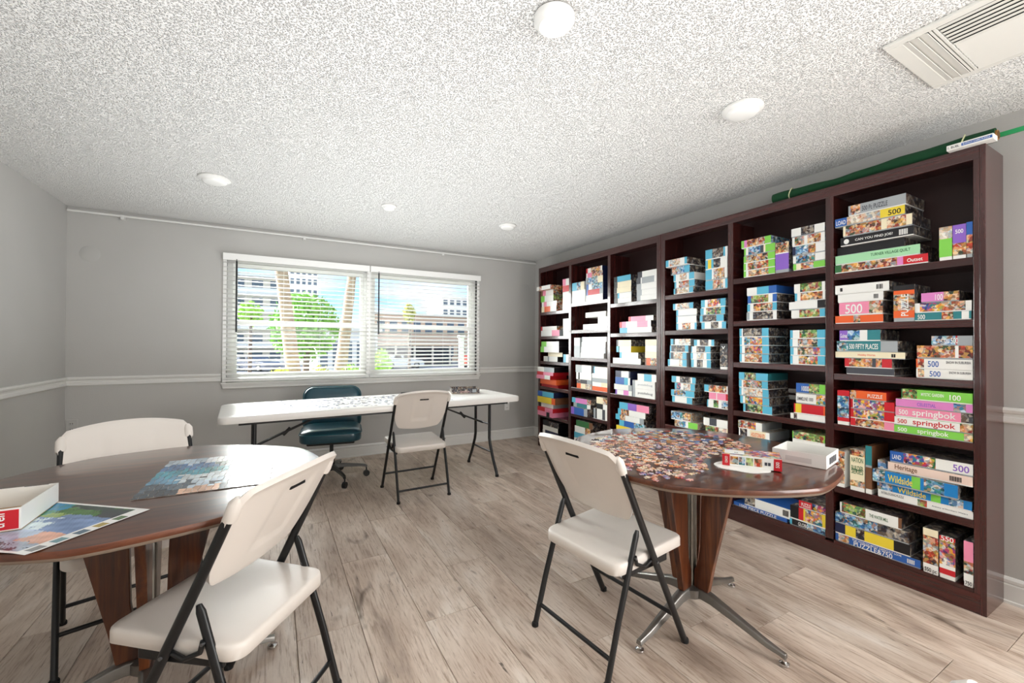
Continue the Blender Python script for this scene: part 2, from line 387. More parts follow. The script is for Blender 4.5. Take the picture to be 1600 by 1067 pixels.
def glass():
    m, n, l, b, tc = nodes_of('window_glass', .02)
    tr = n.new('ShaderNodeBsdfTransparent'); gl = n.new('ShaderNodeBsdfGlossy'); gl.inputs['Roughness'].default_value = .02
    fr = n.new('ShaderNodeFresnel'); fr.inputs[0].default_value = 1.35; mx = n.new('ShaderNodeMixShader')
    tr.inputs[0].default_value = (.95, .97, .96, 1)
    l.new(fr.outputs[0], mx.inputs[0]); l.new(tr.outputs[0], mx.inputs[1]); l.new(gl.outputs[0], mx.inputs[2])
    l.new(mx.outputs[0], [q for q in n if q.type == 'OUTPUT_MATERIAL'][0].inputs[0]); return m
GLASS = glass()
window(1, WX0, .913); window(2, .913, WX1)
# mullion, casing, sill
st(MB().box((.890, YB-.004, WZ0), (.936, YB+.05, WZ1)).build('trim_5', VINYLW))
cs = MB(); cs.box((-.416, YB-.012, .84), (-.385, YB+.045, 2.06)); cs.box((2.205, YB-.012, .84), (2.237, YB+.045, 2.06)); cs.box((-.385, YB-.012, 2.03), (2.205, YB+.045, 2.06))
st(cs.build('trim_6', VINYLW, bevel=.002))
sl = MB(); sl.box((-.425, YB-.04, .828), (2.246, YB+.045, .842)); sl.box((-.418, YB-.028, .812), (2.24, YB, .828)); sl.box((-.414, YB-.018, .795), (2.236, YB, .812)); sl.box((-.41, YB-.024, .785), (2.232, YB, .797))
st(sl.build('trim_7', PAINT, bevel=.002))

# blinds
def blind(x0, x1, wand_x, label, zbot):
    t = thing('window_blind', label, 'blind', ((x0+x1)/2, YB-.022, 2.058), 0, 'horizontal blinds over the two windows')
    w = (x1-x0)/2
    MB().box((-w, -.036, -.062), (w, -.030, .002)).box((-w, -.030, -.062), (-w+.012, .008, .002)).box((w-.012, -.03, -.062), (w, .008, .002)).build('valance', SLAT, t, bevel=.002)
    MB().box((-w+.013, -.026, -.045), (w-.013, .008, -.002)).build('headrail', SLAT, t)
    n = 27; z0 = 2.058-.083; dz = (z0-(zbot+.03))/(n-1)
    a = rad(19); s = MB(); hw = .0245; c_, s_ = math.cos(a), math.sin(a)
    pr = [(-hw, 0), (-hw*.4, .0022), (hw*.4, .0022), (hw, 0), (hw*.4, -.0008), (-hw*.4, -.0008)]
    vs = [];
    for sx in (-1, 1):
        for y, z in pr: vs.append((sx*(w-.004), y*c_-z*s_, y*s_+z*c_))
    s.add(vs, [tuple(range(6))[::-1], tuple(range(6, 12))]+[(i, (i+1) % 6, 6+(i+1) % 6, 6+i) for i in range(6)])
    me = s.mesh('slat', SLAT)
    for i in range(n):
        q = bpy.data.objects.new('slat', me); C.objects.link(q); q.parent = t; q.location = (0, -.004, z0-2.058-i*dz)
    MB().box((-w+.002, -.024, 0), (w-.002, .022, .016)).build('bottom_rail', SLAT, t, loc=(0, -.004, zbot-2.058), bevel=.003)
    for fx in (-.72, -.24, .26, .74):
        MB().tube([(fx*w, -.029, -.06), (fx*w, -.029, zbot-2.058+.01)], .0011, 5).build('ladder_cord', SLAT, t)
    MB().tube([(wand_x-(x0+x1)/2, -.038, -.07), (wand_x-(x0+x1)/2, -.038, -.74)], 0.0075, 6).tube([(wand_x-(x0+x1)/2, -.038, -.052), (wand_x-(x0+x1)/2, -.038, -.072)], .003, 6).build('tilt_wand', mat('dark_wand', '15171a', .4), t)
    return t
blind(-.414, .909, -.305, 'white slatted blind over the wider window, palm trunks behind it', .852)
blind(.919, 2.235, 1.005, 'white slatted blind beside the bookcase corner, car park and white post behind it', .852)

# curtain track near the ceiling
t = thing('curtain_track', 'long thin white curtain track above the window just under the ceiling', 'curtain track', (0, YB-.03, 2.296))
MB().tube([(XL+.01, 0, 0), (XR-.01, 0, 0)], .0105, 10).build('rail', PAINT, t, smooth=40)
for x in (-1.13, .27, 1.75):
    MB().box((x-.012, -.013, -.028), (x+.012, .030, .006)).build('bracket', PAINT, t)
# round cover plates, outlets
def plate(x, z, r, lab):
    o = MB().lathe([(r, 0), (r, .0012), (r-.002, .002), (.001, .002)], seg=36, M=Matrix.Rotation(PI/2, 4, 'X')).build('cover_plate', WALL, smooth=30); o.location = (x, YB, z)
    tag(o, lab, 'cover plate')
plate(-1.343, 1.955, .066, 'round painted cover plate high on the back wall left of the window')
plate(2.91, 1.945, .07, 'round painted cover plate on the back wall near the bookcase corner')
def outlet(x, z, col, lab):
    t = thing('wall_outlet', lab, 'outlet', (x, YB, z))
    MB().box((-.036, -.006, -.058), (.036, 0, .058)).build('face_plate', col, t, bevel=.003)
    for dz in (-.024, .024):
        q = MB().box((-.016, -.009, dz-.014), (.016, -.005, dz+.014)).build('socket', col, t, bevel=.004)
        MB().box((-.008, -.0095, dz-.005), (-.005, -.0088, dz+.006)).box((.005, -.0095, dz-.005), (.008, -.0088, dz+.006)).build('slot', DARKIN, q)
outlet(2.64, .425, mat('outlet_white', 'f0f0ee', .3), 'white wall outlet under the right end of the white folding table')
outlet(-1.44, .52, WALL, 'painted-over wall outlet low in the left room corner')

# ceiling lights
def ceiling_light(x, y, r, lab):
    t = thing('ceiling_light', lab, 'ceiling light', (x, y, H), 0, 'round flush ceiling lights')
    MB().lathe([(r*.96, 0), (r, -.004), (r, -.012), (r*.86, -.020), (r*.80, -.022)], seg=40).build('trim_ring', mat('lamp_ring', 'e9e9e6', .4), t, smooth=35)
    MB().lathe([(r*.80, -.019), (r*.76, -.030), (r*.6, -.036), (r*.3, -.039), (.001, -.040)], seg=40).build('diffuser', mat('lamp_diffuser', 'f2f2ef', .3), t, smooth=50)
ceiling_light(1.921, 1.215, .088, 'round white ceiling light between the air vent and the bookcase')
ceiling_light(-.355, 3.510, .095, 'round white ceiling light nearest the left wall')
ceiling_light(.812, 3.490, .06, 'small round white ceiling light in the middle before the window')
ceiling_light(1.91, 3.500, .082, 'round white ceiling light nearest the far end of the bookcase')
t = thing('smoke_detector', 'thick round white detector on the ceiling at the top edge of the photo', 'smoke detector', (.826, 1.19, H))
MB().lathe([(.066, 0), (.068, -.003), (.068, -.008)], seg=40).build('mounting_ring', mat('detector_shade', '8d8a86', .6), t)
MB().lathe([(.069, -.006), (.070, -.018), (.066, -.026), (.056, -.036), (.052, -.040), (.001, -.041)], seg=44).build('cover', mat('lamp_ring', 'e9e9e6', .4), t, smooth=40)

# air vent in the ceiling
t = thing('air_vent', 'large white ceiling air vent with cross slats and long slats', 'air vent', (0, 0, H))
vx0, vx1, vy0, vy1 = 1.973, 2.472, -.35, .706
VM = mat('vent_enamel', 'dddcd6', .4)
f = MB(); b_ = .032
f.box((vx0, vy0, -.012), (vx0+b_, vy1, 0)); f.box((vx1-b_, vy0, -.012), (vx1, vy1, 0)); f.box((vx0+b_, vy1-.05, -.012), (vx1-b_, vy1, 0)); f.box((vx0+b_, vy0, -.012), (vx1-b_, vy0+b_, 0))
f.build('frame', VM, t, bevel=.003)
MB().box((vx0+b_, vy0+b_, -.0015), (vx1-b_, vy1-.05, .0)).build('duct_shade', DARKIN, t)  # flat black sheet painting the shade of the duct behind the slats
MB().box((vx0+b_, .568, -.013), (vx1-b_, .576, -.002)).box((vx0+b_, .580, -.013), (vx1-b_, .586, -.002)).build('divider_bar', VM, t)
for i in range(3):
    yy = .603+i*.0255; Mx = Matrix.Translation((0, yy, -.0105)) @ Matrix.Rotation(rad(14), 4, 'X')
    MB().cbox(((vx0+vx1)/2, 0, 0), (vx1-vx0-2*b_-.002, 0.029, .0022), M=Mx).build('slat', VM, t)
ns = 17
for i in range(ns):
    xx = vx0+b_+.014+i*(vx1-vx0-2*b_-.026)/(ns-1); s = -1 if i < 7 else 1
    Mx = Matrix.Translation((xx, (vy0+b_+.566)/2, -.009)) @ Matrix.Rotation(rad(14*s if i >= 7 else 12*s), 4, 'Y')
    MB().cbox((0, 0, 0), (.0245 if i >= 7 else .0238, .566-vy0-b_-.002, .0016), M=Mx).build('slat', VM, t)
# ------------------------------------------------------------------ bookcases
XF = 2.803; BD = XR-.003
def bookcase(y0, y1, bays, shelves, label):
    t = thing('bookcase', label, 'bookcase', (XF, (y0+y1)/2, 0), 0, 'two tall dark bookcases along the right wall'); oy = -(y0+y1)/2
    D = BD-XF; zt = 2.138
    def part(nm, a, b, m=MAHOG, bev=.002):
        return MB().box((a[0], a[1]+oy, a[2]), (b[0], b[1]+oy, b[2])).build(nm, m, t, bevel=bev)
    part('side_panel', (0, y0, 0), (D, y0+.02, zt)); part('side_panel', (0, y1-.02, 0), (D, y1, zt))
    part('back_panel', (D-.006, y0+.02, .05), (D, y1-.02, zt), MAHOG_B, 0)
    part('top_panel', (0, y0+.02, zt-.02), (D-.006, y1-.02, zt), MAHOG_H)
    part('top_rail', (0, y0+.02, 2.077), (.02, y1-.02, zt-.02), MAHOG_H)
    part('plinth', (.001, y0+.02, 0), (.02, y1-.02, .092), MAHOG_H)
    edges = [y0+.02, bays[0][0]]
    for k, (a, b) in enumerate(bays):
        if k < 2:
            part('divider', (.001, b, .109), (D-.006, bays[k+1][0], zt-.06))
        for j, z in enumerate(shelves[k]):
            part('shelf', (.003 if j < 5 else .0005, a+.0005, z-.036 if j < 5 else z-.017), (D-.006, b-.0005, z), MAHOG_H)
    part('stile', (0, y0+.02, .092), (.02, bays[0][0], zt-.06)); part('stile', (0, bays[-1][1], .092), (.02, y1-.02, zt-.06))
    return t
BAY = {6: (.668, 1.228), 5: (1.269, 1.841), 4: (1.879, 2.435), 3: (2.522, 3.085), 2: (3.123, 3.698), 1: (3.738, 4.305)}
SHF = {6: [1.63, 1.343, 1.06, .773, .42, .109], 5: [1.68, 1.385, 1.10, .765, .592, .109], 4: [1.622, 1.335, 1.045, .76, .57, .109], 3: [1.606, 1.326, 1.043, .757, .42, .109], 2: [1.66, 1.373, 1.083, .76, .485, .109], 1: [1.60, 1.314, 1.02, .72, .39, .109]}
bookcase(.628, 2.477, [BAY[6], BAY[5], BAY[4]], [SHF[6], SHF[5], SHF[4]], 'tall dark mahogany bookcase with visible side panel, nearer of the two')
bookcase(2.480, 4.342, [BAY[3], BAY[2], BAY[1]], [SHF[3], SHF[2], SHF[1]], 'tall dark mahogany bookcase in the far corner beside the window wall')

BOXES = """6	1	bottom of left stack	1222	824	1630	46	4	200	5	G8 162 M6 R24	[["Outset","W",0.8,0.95,0.4,0.5]]
6	1	second from bottom of left stack	1222	855	1677	52	4	235	5	E100	[["TURNER VILLAGE QUILT","G",0.45,0.9,0.35,0.6]]
6	1	third from bottom of left stack	1222	923	1730	49	30	235	5	K100	
6	1	fourth from bottom of left stack	1197	880	1780	48	4	235	5	K100	[["CAN YOU FIND JOE?","W",0.22,0.74,0.35,0.5],["\\u25cf","W",0.05,0.13,0.6,0.5],["|||||","W",0.82,0.93,0.6,0.5]]
6	1	fifth from bottom of left stack	1183	884	1829	61	4	235	5	C4 154 C8 126 C8	
6	1	sixth from bottom of left stack	1222	912	1891	49	4	235	5	B20 452 Y35	[["LOAD","W",0.02,0.17,0.5,0.5],["500","K",0.78,0.95,0.55,0.5]]
6	1	top of left stack	1157	908	1941	58	4	235	5	S4 118 S78	[["500 Pc PUZZLE","D",0.25,0.7,0.45,0.5]]
6	1	leftmost of three upright	784	739	1630	160	4	200	5	|L60 440	
6	1	middle of three upright	737	692	1630	160	4	200	5	|140 V60	[["500","W",0.2,0.8,0.1,0.8]]
6	1	rightmost of three upright	691	671	1630	164	4	200	5	|160 B40	
6	2	bottom of left stack	1221	1001	1343	43	4	235	5	O40 114 O46	
6	2	second from bottom of left stack	1203	1004	1387	73	4	235	5	P70 130	[["500","W",0.15,0.55,0.7,0.5]]
6	2	third from bottom of left stack	1209	1001	1461	47	4	235	5	W100	[["||||","K",0.8,0.9,0.5,0.5]]
6	2	top of left stack	1221	976	1509	50	4	235	5	W100	[["|||","K",0.78,0.9,0.5,0.5],["\\u25a0","K",0.1,0.16,0.4,0.5]]
6	2	standing upright in middle	958	875	1343	186	4	200	5	|O22 150 O12 K16	[["PUZZLE","W",0.2,0.8,0.08,0.92]]
6	2	bottom of right stack	876	676	1343	39	4	235	5	T50 120 T14 W12 T4	[["500","W",0.06,0.2,0.6,0.5]]
6	2	second from bottom of right stack	876	675	1383	48	4	235	5	W10 040 140 W10	
6	2	top of right stack	852	717	1432	48	10	235	5	M60 140	[["100","W",0.38,0.58,0.6,0.5]]
6	3	bottom of left stack	1168	956	1060	37	4	235	5	D100	
6	3	second from bottom of left stack	1176	966	1098	50	4	235	5	R10 150 D8 112 R20	
6	3	third from bottom of left stack	1222	913	1149	35	4	235	5	C100	[["Hobby Horse","O",0.35,0.6,0.4,0.5],["\\u25aa\\u25aa","K",0.82,0.88,0.5,0.5]]
6	3	fourth from bottom of left stack	1213	942	1185	58	4	235	5	220 T54 S26	[["500 FIFTY PLACES","W",0.22,0.7,0.5,0.5]]
6	3	top of left stack	1200	1013	1244	60	4	235	5	V20 230 W18 T30	[["Guinea","W",0.02,0.2,0.4,0.5]]
6	3	bottom of right stack	870	672	1060	45	4	235	5	W3 112 W85	[["500","B",0.25,0.45,0.6,0.5],["SNOW IN SUBURBIA","D",0.6,0.97,0.25,0.7]]
6	3	top of right stack	870	672	1106	49	4	235	5	O3 112 W85	[["500","B",0.22,0.42,0.6,0.5],["SNOW IN SUBURBIA","D",0.55,0.97,0.25,0.7]]
6	3	bottom of upper right stack	867	672	1156	64	4	235	5	170 W6 124	
6	3	top of upper right stack	813	672	1221	46	4	235	5	260 R4 S36	[["ENCORE","W",0.16,0.46,0.4,0.5],["500","W",0.48,0.66,0.6,0.5]]
6	4	leftmost upright red	1210	1154	773	193	4	200	R	|R12 270 R18	
6	4	bottom of left stack	1149	956	773	44	4	235	R	R12 166 P22	
6	4	second from bottom of left stack	1149	956	818	51	4	235	R	R6 R2 070 R22	
6	4	third from bottom of left stack	1149	956	870	52	4	235	R	R6 W2 070 R22	
6	4	top of left stack	1151	989	923	48	4	235	R	118 O82	[["PUZZLE","W",0.5,0.9,0.4,0.5]]
6	4	bottom of right stack	956	672	773	38	4	235	L	L90 110	[["500","W",0.05,0.18,0.5,0.5],["springbok","W",0.32,0.72,0.75,0.5]]
6	4	second from bottom of right stack	958	672	812	43	4	235	L	W85 115	[["500","R",0.05,0.18,0.5,0.5],["springbok","R",0.26,0.8,0.8,0.5]]
6	4	third from bottom of right stack	953	672	856	49	4	235	L	P86 514	[["500","W",0.05,0.18,0.5,0.5],["springbok","W",0.24,0.8,0.8,0.5]]
6	4	fourth from bottom of right stack	950	672	906	41	4	235	L	M77 215 M8	[["CELESTIAL","V",0.3,0.55,0.4,0.5]]
6	4	top of right stack	927	672	948	51	4	235	L	G2 322 L76	[["MYSTIC GARDEN","W",0.3,0.62,0.3,0.6],["100","W",0.7,0.85,0.5,0.5]]
6	5	leftmost upright beside divider	1222	1175	420	202	4	200	W	|130 W10 160	
6	5	second upright from divider	1149	1082	420	225	4	200	W	|115 C60 115	[["NATION","G",0.1,0.9,0.07,0.75],["BUILDER","G",0.1,0.9,0.07,0.55],["SERIES","G",0.1,0.9,0.07,0.47]]
6	5	third upright from divider	1078	1050	420	258	4	200	U	|U50 S5 T45	
6	5	bottom of right stack	1025	672	420	35	4	235	5	W45 310 W45	[["INTERLOCKING PUZZLE","D",0.04,0.3,0.35,0.7],["Artistry of Northern Waters","D",0.6,0.95,0.25,0.5]]
6	5	second from bottom of right stack	1027	675	456	45	4	235	5	218 A42 L10 A8 214 A8	[["Wildside","Y",0.24,0.55,0.6,0.5]]
6	5	third from bottom of right stack	1038	715	502	66	-20	235	5	216 A32 L10 A4 222 A14	[["Wildside","Y",0.2,0.5,0.55,0.5]]
6	5	fourth from bottom of right stack	1024	672	569	46	4	235	5	212 H88	[["Heritage","U",0.2,0.45,0.7,0.5],["|||||||","K",0.78,0.9,0.5,0.5]]
6	5	top of right stack	974	672	616	57	4	235	5	B18 040 W42	[["500","V",0.78,0.96,0.55,0.5],["LAND","W",0.03,0.15,0.4,0.5]]
6	6	bottom of left stack	1222	855	109	43	4	235	5	B4 114 B82	[["PUZZLE&750","W",0.24,0.7,0.62,0.35],["THE WORLDS MOST DIFFICULT LOVE","W",0.22,0.8,0.22,0.8],["|||||","W",0.86,0.94,0.5,0.5]]
6	6	second from bottom of left stack	1222	893	153	59	4	235	5	N15 Y15 512 Y38 K20	
6	6	third from bottom of left stack	1221	898	213	61	4	235	5	260 540	
6	6	top of left stack	1200	928	275	59	4	235	5	W3 340 W50 U5	[["THE WATER MILL","G",0.5,0.8,0.3,0.5]]
6	6	leftmost of three upright	844	789	109	215	4	200	5	|W12 170 C18	[["550 pc","K",0.1,0.9,0.09,0.06]]
6	6	middle of three upright	785	730	109	200	4	200	5	|R15 W10 065 R10	[["550","W",0.1,0.9,0.09,0.95]]
6	6	rightmost of three upright	702	671	109	207	4	200	5	|W20 130 P50	[["750","K",0.15,0.85,0.09,0.07]]
5	1	bottom of left stack	1767	1558	1680	43	4	235	2	L8 W8 164 L20	
5	1	second from bottom of left stack	1767	1558	1724	51	4	235	2	L8 W6 166 L20	
5	1	third from bottom of left stack	1767	1558	1776	49	4	235	2	L8 170 L22	
5	1	fourth from bottom of left stack	1764	1558	1826	54	4	235	2	L6 W8 240 D10 C6 L30	
5	1	top of left stack	1785	1585	1881	53	4	235	2	L10 M10 160 L20	
5	1	standing upright in middle	1554	1473	1680	192	4	200	5	|V55 W4 136	
5	1	bottom of right stack	1449	1274	1680	40	4	235	2	L10 C15 140 L35	
5	1	second from bottom of right stack	1451	1274	1721	48	4	235	2	W10 260 W30	
5	1	third from bottom of right stack	1454	1274	1770	58	4	235	2	N10 240 122 W28	
5	1	fourth from bottom of right stack	1454	1274	1829	56	4	235	2	W8 130 W10 140 W12	
5	1	top of right stack	1458	1274	1886	54	4	235	2	W30 540 W30	
5	2	bottom of left stack	1744	1546	1385	55	4	235	5	S10 W12 566 W12	
5	2	second from bottom of left stack	1740	1546	1441	54	4	235	5	b10 W12 164 b14	
5	2	third from bottom of left stack	1738	1546	1496	54	4	235	5	B12 360 W14 B14	
5	2	top of left stack	1742	1548	1551	54	4	235	B	W35 b40 B25	
5	2	bottom of right stack	1458	1273	1385	50	4	235	5	W25 360 b15	
5	2	second from bottom of right stack	1471	1273	1436	51	4	235	5	W80 K20	
5	2	third from bottom of right stack	1439	1273	1488	50	4	235	5	b10 W14 130 160 W10	
5	2	top of right stack	1442	1273	1539	56	4	235	5	W20 370 W10	
5	3	bottom of left stack	1795	1597	1100	58	4	235	5	b8 W10 160 b22	
5	3	second from bottom of left stack	1795	1597	1159	55	4	235	5	b8 W10 132 028 b22	
5	3	third from bottom of left stack	1795	1597	1215	57	4	235	5	b8 W8 220 040 b22	
5	3	top of left stack	1795	1597	1273	59	4	235	5	b8 W4 566 b22	
5	3	bottom of right stack	1466	1273	1100	55	4	235	b	b8 W18 120 034 b20	
5	3	second from bottom of right stack	1466	1273	1156	50	4	235	b	b10 W12 144 020 b14	
5	3	third from bottom of right stack	1466	1273	1207	51	4	235	b	b8 W16 156 b20	
5	3	top of right stack	1466	1273	1259	53	4	235	b	b8 W20 350 b22	
5	4	bottom of left stack	1769	1576	765	54	4	235	5	b8 K8 352 b32	
5	4	second from bottom of left stack	1791	1594	820	52	4	235	5	b10 W8 060 b22	
5	4	third from bottom of left stack	1799	1599	873	54	4	235	5	b8 W6 466 b20	
5	4	fourth from bottom of left stack	1799	1602	928	52	4	235	5	b10 W6 164 b20	
5	4	top of left stack	1799	1602	981	52	4	235	T	b20 340 b40	
5	4	bottom of right stack	1464	1273	765	36	4	235	5	W10 510 W80	
5	4	second from bottom of right stack	1443	1273	802	60	4	235	5	R5 Y20 R70 O5	
5	4	third from bottom of right stack	1433	1273	863	62	4	235	5	W70 030	[["EMMELINE 1000","D",0.05,0.6,0.35,0.5]]
5	4	top of right stack	1432	1273	926	62	4	235	5	B45 335 L20	[["1000","W",0.2,0.45,0.5,0.5]]
5	5	bottom of left stack	1801	1593	592	56	4	235	S	W4 524 W10 C50 W12	[["HOUSTONIA ED","O",0.42,0.85,0.5,0.5]]
5	5	top of left stack	1804	1640	649	54	4	235	S	155 020 W25	
5	5	HID0 picture side at right	1451	1273	592	49	4	235	S	W100	
5	5	lying flat picture side at right	1451	1273	642	49	4	235	3	L3 394 L3	
5	6	bottom of left stack	1835	1484	109	24	4	235	B	B100	[["1000 PIECE PUZZLE","W",0.12,0.82,0.75,0.5]]
5	6	top of left stack	1762	1466	134	61	4	235	B	525 W75	[["||||||","K",0.85,0.97,0.6,0.5]]
5	6	bottom of right stack	1469	1275	109	37	4	235	5	b8 K52 260	[["GLOBO","W",0.25,0.55,0.6,0.5]]
5	6	second from bottom of right stack	1466	1273	147	82	4	235	5	K25 R14 Y5 048 Y8	
5	6	top of right stack	1418	1273	230	43	12	235	5	R50 050	[["PUZZLE","W",0.1,0.45,0.5,0.5]]
4	1	bottom of left stack	2350	2168	1622	46	4	235	5	b8 D8 464 b10 b10	
4	1	second from bottom of left stack	2344	2157	1669	54	4	235	5	b8 W12 145 b25	
4	1	third from bottom of left stack	2355	2162	1724	57	4	235	W	b10 W18 430 W10 b22	
4	1	fourth from bottom of left stack	2382	2202	1782	59	4	235	5	K8 125 240 b27	
4	1	top of left stack	2400	2198	1842	57	-30	235	5	b14 W5 450 W20 b11	
4	1	bottom of right stack	2064	1887	1622	71	4	235	W	b34 146 W10 b10	
4	1	second from bottom of right stack	2064	1889	1694	81	4	235	W	b30 W8 150 W12	
4	1	third from bottom of right stack	2064	1889	1776	72	4	235	W	b12 Y16 b10 532 W30	
4	1	top of right stack	2065	1888	1849	75	4	235	W	b32 550 b8 W10	
4	2	bottom of left stack	2327	2139	1335	54	4	235	5	b10 W20 140 W20 b10	
4	2	second from bottom of left stack	2325	2139	1390	54	4	235	5	b8 W92	
4	2	third from bottom of left stack	2328	2139	1445	51	4	235	5	b10 W90	
4	2	top of left stack	2356	2167	1497	50	4	235	5	b12 W10 460 b18	
4	2	bottom of right stack	2095	1896	1335	52	4	235	5	b14 W26 530 W14 b16	
4	2	second from bottom of right stack	2112	1916	1388	51	4	235	5	b12 D8 550 b30	
4	2	third from bottom of right stack	2107	1906	1440	54	4	235	5	b14 W10 360 b16	
4	2	top of right stack	2101	1901	1495	60	4	235	5	b16 W12 052 b20	
4	3	bottom of left stack	2408	2227	1045	57	4	235	S	b12 W50 416 b22	
4	3	second from bottom of left stack	2388	2227	1103	55	4	235	S	b8 D18 460 b14 b10	
4	3	third from bottom of left stack	2388	2213	1159	56	4	235	S	b8 D14 560 b18	
4	3	top of left stack	2383	2194	1216	50	4	235	S	b14 K8 W20 458	
4	3	bottom of middle stack	2188	2018	1045	61	4	235	5	b14 W16 530 W20 b20	
4	3	second from bottom of middle stack	2190	2018	1107	51	4	235	5	b12 W20 435 W13 b20	
4	3	third from bottom of middle stack	2185	2019	1159	49	4	235	5	b6 W22 545 b27	
4	3	top of middle stack	2162	1990	1209	49	4	235	5	b16 W14 542 W14 b14	
4	3	standing upright at right	1941	1884	1045	183	4	200	K	|580 K20	[["V","W",0.2,0.7,0.12,0.85]]
4	4	bottom of left stack	2362	2175	760	50	4	235	5	b14 W60 b26	
4	4	second from bottom of left stack	2374	2157	811	49	4	235	5	b14 250 b36	
4	4	third from bottom of left stack	2339	2153	861	56	4	235	5	b10 020 W14 435 b21	
4	4	top of left stack	2369	2146	918	51	4	235	5	b20 W16 544 W6 b14	
4	4	bottom of right stack	2047	1883	760	57	4	235	5	b6 W26 324 W16 228	
4	4	second from bottom of right stack	2032	1883	818	52	4	235	5	P40 W4 P46 R10	
4	4	top of right stack	2071	1883	871	54	4	235	5	b20 175 W5	
4	5	bottom of left stack	2336	2125	570	51	4	235	4	120 230 W10 L40	
4	5	top of left stack	2373	2188	622	66	4	235	4	260 140	
4	5	bottom of right stack	2060	1883	570	53	4	235	5	360 434 C6	
4	5	top of right stack	2077	1883	624	57	4	235	5	W26 D30 W44	
3	1	bottom of left stack	3038	2817	1606	43	4	235	5	K22 W78	
3	1	second from bottom of left stack	3038	2818	1650	49	4	235	5	K20 b10 W70	
3	1	third from bottom of left stack	3038	2818	1700	49	4	235	5	K18 C82	
3	1	fourth from bottom of left stack	3039	2818	1750	53	4	235	5	K20 C80	
3	1	top of left stack	3039	2824	1804	51	4	235	5	K20 b80	
3	1	bottom of right stack	2750	2526	1606	45	4	235	S	S20 W80	
3	1	second from bottom of right stack	2754	2526	1652	48	4	235	S	S26 W74	
3	1	third from bottom of right stack	2754	2526	1701	53	4	235	S	S24 W6 W70	
3	1	fourth from bottom of right stack	2757	2526	1755	52	4	235	S	D22 W6 S60 W12	
3	1	top of right stack	2743	2526	1808	52	4	235	S	D24 W4 W72	
3	2	bottom of middle stack	2965	2582	1326	48	4	235	5	b25 W75	
3	2	second from bottom of middle stack	2965	2588	1375	53	4	235	5	R8 P14 W36 P32 W10	
3	2	top of middle stack	2852	2561	1429	42	4	235	5	R10 P60 W30	
3	3	bottom of left stack	3051	2702	1043	52	4	235	5	W100	
3	3	second from bottom of left stack	2963	2732	1096	52	4	235	5	b12 W88	
3	3	third from bottom of left stack	3006	2821	1149	55	4	235	Y	b12 T10 W78	
3	3	top of left stack	3004	2817	1205	57	4	235	5	D12 C88	
3	3	bottom of right stack	2652	2526	1043	62	4	235	C	U15 O40 165	
3	3	second from bottom of right stack	2652	2526	1106	52	4	235	C	C100	
3	3	third from bottom of right stack	2652	2526	1159	55	4	235	C	W100	
3	3	top of right stack	2652	2526	1215	49	4	235	C	C100	
3	4	bottom of left stack	3019	2807	757	43	4	235	N	V10 W40 M30 W20	
3	4	second from bottom of left stack	3036	2807	801	50	4	235	N	W80 S20	
3	4	third from bottom of left stack	3016	2826	852	65	4	235	N	B60 b25 W15	
3	4	top of left stack	3016	2829	918	58	4	235	N	N40 W50 N10	
3	4	bottom of right stack	2800	2543	757	74	4	235	W	S12 W88	[["puzzlebug","D",0.25,0.9,0.35,0.5]]
3	4	second from bottom of right stack	2801	2544	832	71	4	235	W	S12 W88	[["puzzlebug","S",0.25,0.9,0.3,0.5]]
3	4	top of right stack	2737	2526	904	61	4	235	W	W36 b40 W24	
3	5	bottom of middle stack	3000	2667	420	50	4	235	5	Y70 W30	
3	5	second from bottom of middle stack	2964	2632	471	52	4	235	5	b25 B50 260	
3	5	third from bottom of middle stack	3010	2661	524	49	4	235	5	b16 120 W50 S14	
3	5	fourth from bottom of middle stack	2980	2646	574	53	4	235	5	b12 130 W58	
3	5	top of middle stack	2961	2604	628	61	4	235	5	b30 V30 P40	
2	1	bottom of left stack	3692	3467	1660	68	4	235	W	W100	
2	1	second from bottom of left stack	3692	3468	1729	62	4	235	W	W100	
2	1	top of left stack	3692	3487	1792	85	4	235	W	b40 230 C30	
2	1	bottom of right stack	3452	3195	1660	61	4	235	N	W100	
2	1	second from bottom of right stack	3452	3196	1722	53	4	235	N	B10 R70 S20	
2	1	third from bottom of right stack	3450	3196	1776	58	4	235	N	B14 W20 260 S6	
2	1	fourth from bottom of right stack	3456	3196	1835	65	4	235	N	S10 260 C30	
2	1	fifth from bottom of right stack	3453	3204	1901	48	4	235	N	W8 P30 170	
2	1	top of right stack	3454	3211	1950	48	4	235	N	R10 W20 160 W10	
2	2	bottom of right stack	3497	3132	1373	53	4	235	W	W100	
2	2	second from bottom of right stack	3272	3133	1427	66	4	235	W	W100	
2	2	top of right stack	3459	3153	1494	51	4	235	W	W100	
2	3	standing upright at left	3644	3547	1083	206	4	200	S	|S60 W40	
2	3	bottom of right stack	3543	3180	1083	49	4	235	W	W100	
2	3	second from bottom of right stack	3535	3158	1133	58	4	235	W	W96 S4	
2	3	third from bottom of right stack	3526	3158	1192	52	4	235	W	W100	
2	3	top of right stack	3510	3137	1245	50	4	235	W	W100	
2	4	bottom of left stack	3601	3361	760	52	4	235	S	O28 C30 440	
2	4	second from bottom of left stack	3601	3361	813	40	4	235	S	530 D40 S30	
2	4	third from bottom of left stack	3610	3361	854	71	4	235	S	W14 K10 W76	
2	4	top of left stack	3619	3365	926	78	4	235	S	S40 W60	
2	4	bottom of right stack	3349	3127	760	42	4	235	S	O100	
2	4	second from bottom of right stack	3350	3127	803	42	4	235	S	W60 C40	
2	4	third from bottom of right stack	3350	3127	846	38	4	235	S	S100	
2	4	fourth from bottom of right stack	3353	3127	885	45	4	235	S	W100	
2	4	top of right stack	3327	3127	931	67	4	235	S	b8 W92	
2	5	bottom of left stack	3651	3381	485	75	-30	235	5	V20 B60 S20	
